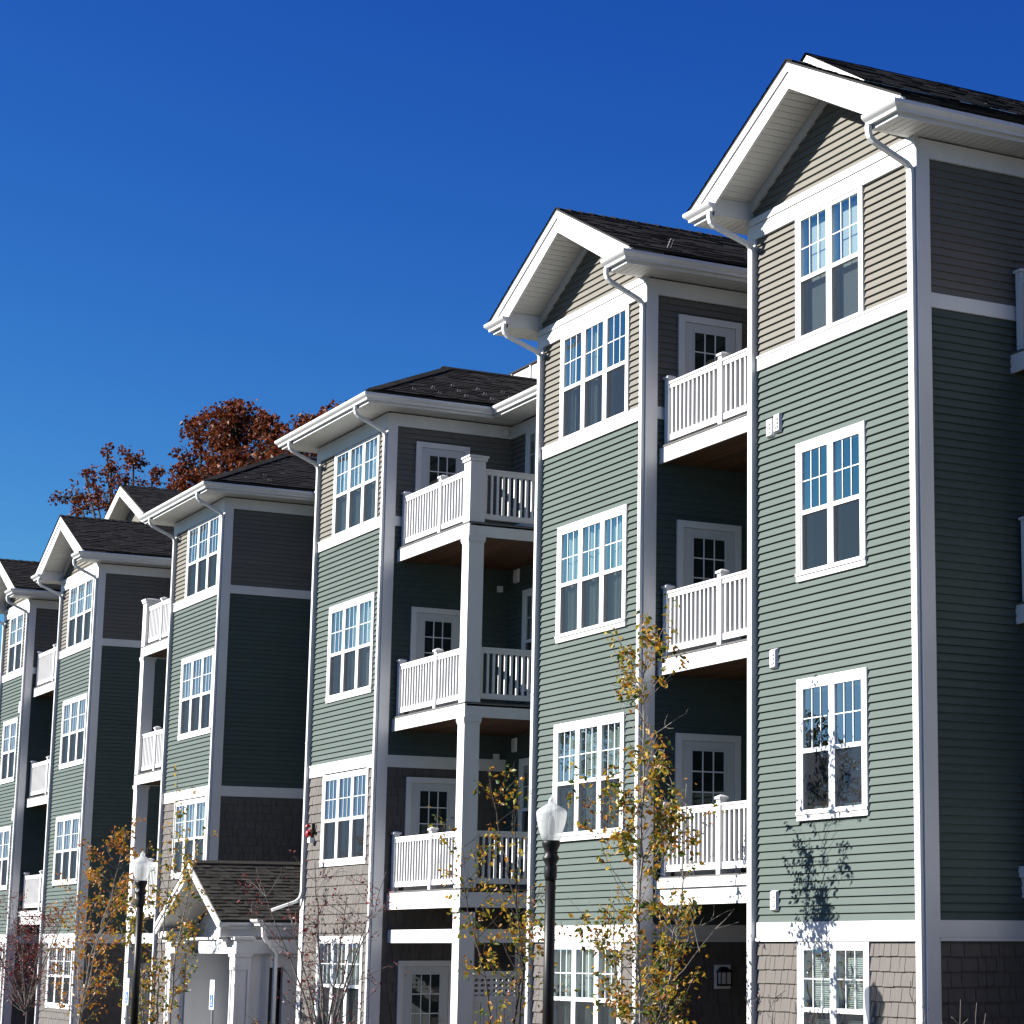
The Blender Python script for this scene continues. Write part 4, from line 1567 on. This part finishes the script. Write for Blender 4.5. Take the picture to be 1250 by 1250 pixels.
def lamp(loc, label):
    t = thing("street_lamp", label, "street lamp", loc, "black acorn lamps along the pavement")
    q = M()
    q.lathe([(0.20, 0), (0.20, 0.05), (0.16, 0.09), (0.15, 0.5), (0.12, 0.58), (0.085, 0.66), (0.068, 0.75)], 20)
    q.obj("lamp_base", MT['black'], t, smooth=True)
    q = M()
    q.lathe([(0.068, 0.75), (0.060, 3.25)], 16)
    q.obj("pole", MT['black'], t, smooth=True)
    q = M()
    q.lathe([(0.060, 3.25), (0.075, 3.30), (0.076, 3.40), (0.066, 3.44), (0.098, 3.50), (0.098, 3.52), (0.078, 3.55), (0.078, 3.60), (0.105, 3.66), (0.108, 3.70), (0.10, 3.715)], 20)
    q.obj("fitter", MT['black'], t, smooth=True)
    q = M()
    pf = [(0.103, 3.716), (0.130, 3.79), (0.154, 3.87), (0.170, 3.945), (0.178, 4.0), (0.180, 4.03), (0.177, 4.05), (0.166, 4.068), (0.144, 4.085), (0.108, 4.106), (0.072, 4.128), (0.048, 4.144), (0.038, 4.16), (0.044, 4.175), (0.036, 4.192), (0.016, 4.215), (0.003, 4.24)]
    q.lathe(pf, 28)
    q.obj("globe", MT['globe'], t, smooth=True)
    q = M()
    q.lathe([(0.02, 3.72), (0.03, 3.74), (0.04, 3.82), (0.04, 3.95), (0.02, 4.0)], 12)
    q.obj("lamp_bulb", MT['blind'], t, smooth=True)
    return t


lamp((1.03, -3.4, 0.0), "black post lamp with frosted acorn globe, standing before the middle triple windows")
l2 = lamp((-15.95, -3.4, -0.07), "black post lamp with frosted acorn globe, by the gabled entrance porch on the left")


# ------------------------------------------------------------------ accessible parking signs
def sign(loc, label):
    t = thing("parking_sign", label, "sign", loc, "accessible parking signs", rotz=-0.08)
    q = M()
    q.box(-0.03, 0.03, -0.015, 0.015, 0, 1.97)
    q.obj("sign_post", MT['metal'], t)
    q = M()
    q.box(-0.155, 0.155, -0.022, -0.0155, 1.50, 1.965)
    pl = q.obj("sign_plate", MT['signwhite'], t)
    q = M()
    q.box(-0.12, 0.12, -0.024, -0.0225, 1.535, 1.735)
    q.obj("blue_panel", MT['signblue'], pl)
    q = M()
    # lines of green lettering, too small to read
    for z, wds in ((1.925, (0.05, 0.03, 0.06)), (1.885, (0.04, 0.05, 0.03)), (1.80, (0.07, 0.03)), (1.76, (0.05, 0.04, 0.03))):
        x = -sum(wds) / 2 - 0.012 * (len(wds) - 1) / 2
        for w_ in wds:
            q.box(x, x + w_, -0.0238, -0.0224, z - 0.010, z + 0.012)
            x += w_ + 0.012
    q.box(-0.15, 0.15, -0.0238, -0.0224, 1.84, 1.845)
    q.obj("sign_lettering", MT['signgreen'], pl)
    q = M()
    yy = -0.0262
    q.loft([[(-0.005 + 0.013 * math.cos(a * math.pi / 5), y, 1.712 + 0.013 * math.sin(a * math.pi / 5)) for a in range(10)] for y in (-0.0245, yy)])
    q.box(-0.012, 0.004, yy, -0.0245, 1.635, 1.698)
    q.box(0.004, 0.04, yy, -0.0245, 1.655, 1.668)
    q.box(0.004, 0.035, yy, -0.0245, 1.630, 1.644)
    q.box(0.028, 0.04, yy, -0.0245, 1.575, 1.632)
    q.box(0.04, 0.06, yy, -0.0245, 1.570, 1.582)
    for k in range(9):
        a0, a1 = R(75 + k * 26), R(75 + (k + 1) * 26)
        pts = [(-0.008 + r * math.cos(a), 1.605 + r * math.sin(a)) for r, a in ((0.048, a0), (0.048, a1), (0.036, a1), (0.036, a0))]
        q.hexa([(p[0], -0.0245, p[1]) for p in pts], [(p[0], yy, p[1]) for p in pts])
    q.obj("wheelchair_symbol", MT['signwhite'], pl)
    return t


sign((-11.5, -3.4, 0.0), "accessible parking sign on a metal post before the porch columns")
sign((-16.36, -3.42, -0.03), "accessible parking sign on a metal post close beside the far lamp")


# ------------------------------------------------------------------ trees
def rv(r, a=1.0):
    return Vector((r.uniform(-a, a), r.uniform(-a, a), r.uniform(-a, a)))


def leaf(mb, p, size, r, droop=0.5, w=0.62):
    d = Vector((r.uniform(-1, 1), r.uniform(-1, 1), r.uniform(-1.0, 0.5) - droop * 0.4)).normalized()
    s = d.cross(rv(r)).normalized()
    u = d.cross(s) * 0.18 * size
    L = size * r.uniform(0.75, 1.25)
    W_ = L * w * 0.5
    a = p
    b = p + d * L * 0.4 + s * W_ + u
    c = p + d * L
    e = p + d * L * 0.4 - s * W_ + u
    mid = p + d * L * 0.5 - u * 0.3
    n = len(mb.v)
    mb.v += [tuple(a), tuple(b), tuple(c), tuple(e)]
    mb.f += [(n, n + 1, n + 2), (n, n + 2, n + 3)]
    mb.mi += [0, 0]


def stems_tree(name, label, cat, stems, base, bark, leafm, seed, nbr, brlen, density, lsize, twigs=3, rad=0.022, group=None, leaves_per=5, upward=0.7, tipleaf=0.5, bare=0.0):
    """young multi stem tree. stems: polylines in world coords; density(z) 0..1"""
    r = random.Random(seed)
    t = thing(name, label, cat, base, group)
    bs = Vector(base)
    tr = M()
    cr = M()
    for si, st in enumerate(stems):
        pts = [Vector(p) - bs for p in st]
        # resample with slight wander
        fine = []
        for i in range(len(pts) - 1):
            for k in range(5):
                q = pts[i].lerp(pts[i + 1], k / 5)
                fine.append(q + (rv(r, 0.018) if (i or k) else Vector()))
        fine.append(pts[-1])
        n = len(fine)
        rr = rad * r.uniform(0.85, 1.15)
        tr.tube(fine, [max(0.005, rr * (1 - 0.82 * i / n)) for i in range(n)], 7)
        for b in range(nbr):
            f = (r.random() ** 0.8) * 0.94 + 0.05
            i = int(f * (n - 1))
            p = fine[i]
            zz = p.z + bs.z
            if zz < 0.8: continue
            ang = r.uniform(0, 2 * math.pi)
            L = brlen * r.uniform(0.45, 1.1) * (1 - 0.55 * f)
            d = Vector((math.cos(ang), math.sin(ang), upward * r.uniform(0.6, 1.5))).normalized()
            br = [p]
            for k in range(4):
                d = (d + rv(r, 0.16) + Vector((0, 0, 0.07))).normalized()
                br.append(br[-1] + d * L / 4)
            tr.tube(br, [rr * 0.34 * (1 - f * 0.5), rr * 0.26 * (1 - f * 0.5), 0.004, 0.003, 0.002], 5)
            ends = [(br[q], d) for q in (2, 3, 4)]
            for q in range(twigs):
                o, dd = ends[r.randrange(3)]
                d2 = (dd + rv(r, 0.9)).normalized()
                l2 = L * r.uniform(0.15, 0.4)
                e = o + d2 * l2
                m_ = o.lerp(e, 0.5) + rv(r, 0.02)
                tr.tube([o, m_, e], [0.0032, 0.0025, 0.0015], 4)
                ends.append((e, d2))
            for (e, dd) in ends:
                dens = density(e.z + bs.z)
                if r.random() > dens: continue
                for q in range(int(leaves_per * r.uniform(0.4, 1.6)) + 1):
                    leaf(cr, e + rv(r, 0.085), lsize * r.uniform(0.7, 1.2), r)
        # leaves right along the stem
        for i in range(n):
            dens = density(fine[i].z + bs.z)
            if r.random() < dens * tipleaf:
                for q in range(3): leaf(cr, fine[i] + rv(r, 0.12), lsize * r.uniform(0.7, 1.2), r)
    tr.obj("trunk", bark, t)
    cr.obj("crown", leafm, t, kind="stuff")
    return t


def prof(*pts):
    def f(z):
        if z <= pts[0][0]: return pts[0][1]
        for (a, va), (b, vb) in zip(pts[:-1], pts[1:]):
            if z <= b: return va + (vb - va) * (z - a) / (b - a)
        return pts[-1][1]
    return f


YB_ = "young birches planted along the front"
stems_tree("birch_tree", "tallest slim birch with a single white trunk, just beyond the near lamp", "tree",
           [[(0.72, -2.0, 0), (0.64, -2.0, 1.6), (0.60, -2.02, 2.75), (0.60, -1.98, 4.02), (0.64, -2.0, 5.2), (0.70, -2.0, 6.15)],
            ],
           (0.8, -2.05, 0), MT['bark_birch'], MT['leaf_birch'], 11, 74, 1.35, prof((1.0, 0.5), (2.6, 0.4), (3.4, 0.4), (3.85, 0.95), (4.75, 0.95), (4.95, 0.2), (5.5, 0.12), (5.7, 0.4), (6.2, 0.5)), 0.082, group=None, rad=0.027, leaves_per=7, upward=0.9)
stems_tree("birch_tree", "slender multi stemmed birch with sparse gold leaves, before the corner balcony column", "tree",
           [[(-2.5, -2.5, 0), (-2.57, -2.5, 1.5), (-2.92, -2.45, 2.1), (-3.59, -2.4, 2.9), (-4.3, -2.35, 4.0)],
            [(-2.3, -2.5, 0), (-1.93, -2.5, 1.5), (-1.65, -2.5, 2.15), (-1.85, -2.5, 3.0), (-1.99, -2.5, 4.3)],
            [(-2.2, -2.6, 0), (-1.51, -2.6, 1.5), (-1.40, -2.6, 2.25), (-1.62, -2.6, 2.9), (-2.4, -2.55, 4.1), (-2.9, -2.5, 4.85)]],
           (-2.35, -2.5, 0), MT['bark_dark'], MT['leaf_birch'], 23, 26, 1.2, prof((1.0, 0.75), (2.6, 0.6), (3.2, 0.4), (4.8, 0.45)), 0.075, rad=0.018, leaves_per=4, upward=0.8)
stems_tree("birch_tree", "dense golden birch clump just right of the far lamp", "tree",
           [[(-17.5, -2.5, 0), (-17.65, -2.5, 1.1), (-17.65, -2.5, 1.9), (-17.5, -2.5, 3.0), (-17.15, -2.5, 4.2), (-17.1, -2.5, 5.7)],
            [(-17.3, -2.4, 0), (-17.2, -2.4, 1.1), (-16.99, -2.4, 2.3), (-16.4, -2.4, 3.45), (-16.0, -2.4, 4.3)],
            [(-17.4, -2.6, 0), (-17.75, -2.7, 1.1), (-18.1, -2.75, 2.3), (-18.5, -2.8, 3.5)]],
           (-17.4, -2.5, 0), MT['bark_birch'], MT['leaf_birch'], 37, 30, 1.0, prof((0.6, 0.75), (3.0, 0.75), (4.0, 0.4), (5.7, 0.5)), 0.09, rad=0.024, leaves_per=4, upward=0.9)
stems_tree("birch_tree", "amber leaved birch standing left of the far lamp", "tree",
           [[(-23.0, -2.5, 0), (-23.1, -2.5, 1.0), (-23.4, -2.5, 1.9), (-23.9, -2.5, 2.9), (-24.1, -2.4, 4.0)],
            [(-22.9, -2.5, 0), (-22.95, -2.5, 1.1), (-22.2, -2.5, 2.4), (-21.2, -2.5, 3.5), (-20.35, -2.5, 4.75)],
            [(-22.95, -2.6, 0), (-22.7, -2.6, 1.2), (-21.8, -2.7, 2.3), (-20.4, -2.8, 3.2), (-19.3, -2.8, 3.9)]],
           (-23.0, -2.5, 0), MT['bark_birch'], MT['leaf_amber'], 41, 28, 1.35, prof((0.6, 0.4), (1.6, 0.55), (4.9, 0.7)), 0.09, rad=0.024, leaves_per=4, upward=0.7)
stems_tree("birch_tree", "bushy green and orange birch close in front of the dark recess beside the lantern", "tree",
           [[(-1.75, -0.5, 0), (-1.66, -0.45, 1.49), (-1.5, -0.45, 2.13), (-1.25, -0.45, 2.97), (-1.10, -0.45, 3.93), (-1.08, -0.45, 4.6)],
            [(-1.7, -0.6, 0), (-1.3, -0.75, 1.3), (-0.95, -0.8, 2.2), (-0.6, -0.8, 3.0)], [(-1.8, -0.6, 0), (-2.1, -0.8, 1.3), (-2.2, -0.9, 2.3), (-2.3, -0.9, 3.1)]],
           (-1.75, -0.5, 0), MT['bark_birch'], MT['leaf_birch'], 17, 34, 0.95, prof((0.6, 0.9), (2.6, 0.85), (3.1, 0.35), (4.8, 0.35)), 0.075, rad=0.022, leaves_per=5, upward=0.9)
# crabapples: bare twiggy crowns with a few dark red leaves
def fan(cx, cy, n, h, spread, seed, z0=1.0):
    r = random.Random(seed)
    out = []
    for k in range(n):
        a = 2 * math.pi * k / n + r.uniform(-0.3, 0.3)
        s = spread * r.uniform(0.6, 1.1)
        dx, dy = math.cos(a) * s, math.sin(a) * s * 0.7
        H = h * r.uniform(0.75, 1.05)
        out.append([(cx, cy, 0 if k == 0 else z0 - 0.15), (cx + dx * 0.06, cy + dy * 0.06, z0), (cx + dx * 0.4, cy + dy * 0.4, z0 + (H - z0) * 0.4), (cx + dx * 0.75, cy + dy * 0.75, z0 + (H - z0) * 0.72), (cx + dx, cy + dy, H)])
    return out


stems_tree("crabapple_tree", "nearly bare crabapple with a few red leaves, right of the entrance porch", "tree",
           fan(-7.9, -2.8, 8, 3.7, 1.5, 4), (-7.9, -2.8, 0), MT['bark_grey'], MT['leaf_red'], 51, 15, 1.1, prof((1.0, 0.2), (2.4, 0.4), (4.0, 0.4)), 0.05, rad=0.022, leaves_per=2, upward=0.5, tipleaf=0.1)
stems_tree("crabapple_tree", "dark red crabapple at the far left end of the row", "tree",
           fan(-25.6, -3.0, 8, 3.6, 1.7, 9, 1.2), (-25.6, -3.0, 0), MT['bark_grey'], MT['leaf_red'], 57, 20, 1.1, prof((1.2, 0.3), (2.0, 0.6), (4.0, 0.65)), 0.05, rad=0.022, leaves_per=4, upward=0.6, tipleaf=0.3)
# low planting along the foundation
stems_tree("shrub", "few bare twigs of a low shrub below the near corner", "shrub",
           [[(5.9, -1.2, 0), (5.88, -1.2, 1.2), (5.78, -1.2, 1.75)], [(5.92, -1.2, 0), (6.0, -1.2, 1.3), (6.12, -1.2, 1.98)], [(5.95, -1.2, 0), (6.3, -1.2, 1.2), (6.4, -1.2, 1.95)],
            [(5.9, -1.2, 0), (6.35, -1.2, 1.3), (6.55, -1.2, 1.85)], [(5.88, -1.2, 0), (5.3, -1.2, 1.5), (5.22, -1.2, 2.15)], [(5.88, -1.2, 0), (5.5, -1.2, 1.4), (5.45, -1.2, 2.0)]],
           (5.9, -1.2, 0), MT['bark_grey'], MT['leaf_red'], 61, 3, 0.3, prof((0, 0.05), (3, 0.1)), 0.04, rad=0.008, leaves_per=1, twigs=1, tipleaf=0.0)
stems_tree("shrub", "small leafy shrub at the foot of the porch columns", "shrub",
           fan(-11.2, -2.6, 5, 1.32, 0.35, 3, 0.5), (-11.2, -2.6, 0), MT['bark_dark'], MT['leaf_birch'], 63, 6, 0.35, prof((0.3, 0.6), (2, 0.6)), 0.06, rad=0.012, leaves_per=4)
stems_tree("shrub", "bare twiggy shrub below the paired ground floor windows", "shrub",
           fan(2.6, -1.1, 8, 1.95, 0.7, 13, 0.6), (2.6, -1.1, 0), MT['bark_grey'], MT['leaf_red'], 65, 8, 0.4, prof((0, 0.03), (3, 0.06)), 0.04, rad=0.009, leaves_per=1, tipleaf=0.0)


# big oaks behind the row
def oak(loc, label, seed, h, crown, nleaf, leafsize, leafm, group, bark, trunk_r=0.45, mass=None):
    """crown: list of (dx, dy, z, rx, rz, weight) clouds of foliage"""
    r = random.Random(seed)
    t = thing("oak_tree", label, "tree", loc, group)
    tr = M()
    cr = M()
    tr.tube([(0, 0, 0), (0.15, 0, h * 0.25), (0.1, 0.1, h * 0.5), (0.3, 0, h * 0.72)], [trunk_r, trunk_r * 0.75, trunk_r * 0.5, trunk_r * 0.2], 8)
    tot = sum(c[5] for c in crown)
    for (dx, dy, z, rx, rz, wgt) in crown:
        cen = Vector((dx, dy, z))
        o = Vector((0.1, 0.05, min(h * 0.62, z * 0.72)))
        m1 = o.lerp(cen, 0.5) + rv(r, 0.4) + Vector((0, 0, -0.3))
        tr.tube([o, m1, cen], [trunk_r * 0.3, trunk_r * 0.17, 0.05], 6)
        nt = int(nleaf * wgt / tot / 27) + 1
        for k in range(nt):
            d = rv(r)
            while d.length > 1: d = rv(r)
            d = d.normalized() * (d.length ** 0.45)
            e = cen + Vector((d.x * rx, d.y * rx, d.z * rz))
            mid = cen.lerp(e, 0.55) + rv(r, rx * 0.1)
            tr.tube([cen + (e - cen) * 0.12, mid, e], [0.035, 0.022, 0.009], 4)
            for b in range(3):
                s = mid.lerp(e, r.uniform(0.1, 1))
                e2 = s + rv(r, rx * 0.3)
                tr.tube([s, e2], [0.013, 0.006], 3)
                for q in range(9):
                    leaf(cr, e2 + rv(r, leafsize * 1.0), leafsize * r.uniform(0.7, 1.2), r, w=0.8)
    tr.obj("trunk", bark, t)
    cr.obj("crown", leafm, t, kind="stuff")
    return t


oak((-68.0, 14.0, 0), "large russet oak rising behind the roofs, fuller of the two", 5, 25,
    [(1.2, 0, 23.4, 1.57, 1.26, 2.4), (-2.6, 0, 24.0, 1.27, 1.02, 1.4), (-4.8, 0, 22.9, 1.37, 1.09, 1.5), (2.6, 0, 21.5, 1.51, 1.21, 2.4), (5.8, 0, 22.0, 1.11, 0.89, 1.3), (8.2, 0, 20.8, 1.21, 0.97, 1.5), (9.3, 0, 21.9, 0.82, 0.66, 0.8), (11.8, 0, 21.8, 0.68, 0.54, 0.7), (10.9, 0, 21.1, 0.87, 0.7, 0.9), (13.0, 0, 22.0, 0.43, 0.34, 0.3), (-7.4, 0, 22.5, 0.88, 0.7, 0.7), (-0.9, 0, 21.3, 1.39, 1.11, 1.6), (0.6, 0, 24.4, 0.9, 0.72, 0.5), (4.8, 0, 23.1, 0.79, 0.64, 0.5), (-4.4, 0, 24.9, 0.65, 0.52, 0.25), (-10.3, 0, 22.7, 0.75, 0.6, 0.4)],
    9500, 0.20, MT['leaf_oak'], None, MT['bark_dark'])
oak((-86.0, 15.0, 0), "thinner russet oak with bare twigs showing, left of the full one", 8, 25,
    [(-12.3, 0, 26.1, 0.88, 0.7, 0.7), (-9.7, 0, 26.8, 0.69, 0.55, 0.45), (-4.7, 0, 26.3, 0.83, 0.67, 0.6), (-0.4, 0, 26.1, 0.81, 0.65, 0.7), (3.1, 0, 24.7, 0.63, 0.5, 0.4), (-1.4, 0, 24.9, 0.89, 0.71, 0.8), (-7.1, 0, 25.2, 0.93, 0.75, 0.9), (-5.6, 0, 27.3, 0.42, 0.34, 0.15), (-10.0, 0, 25.1, 0.78, 0.62, 0.7), (2.1, 0, 24.0, 0.71, 0.57, 0.6), (-3.5, 0, 24.3, 0.99, 0.79, 0.9)],
    1900, 0.19, MT['leaf_oak'], None, MT['bark_dark'])

# trees across the car park, which the lower windows mirror
rr_ = random.Random(77)
TL = [(-120, -62, 15, 'tall dark green tree across the car park, far end'), (-96, -58, 12, 'rounded green tree across the car park, between two taller ones'), (-74, -60, 14, 'broad green tree across the car park, beside the rounded one'),
      (-52, -55, 12, 'bushy green tree across the car park, facing the porch'), (-34, -52, 12.5, 'upright green tree across the car park, facing the middle bays'), (-17, -48, 11, 'short green tree across the car park, facing the near bays')]
for i, (x, y, h, lb) in enumerate(TL):
    h *= 1.4
    t = oak((x, y, 0), lb, 100 + i, h,
            [(rr_.uniform(-3, 3), rr_.uniform(-2, 2), h * f, h * 0.26, h * 0.17, 1) for f in (0.35, 0.42, 0.5, 0.6, 0.7, 0.8, 0.86)],
            7000, 0.36, MT['leaf_green'], None, MT['bark_dark'], 0.3)
    t.name = "broadleaf_tree"
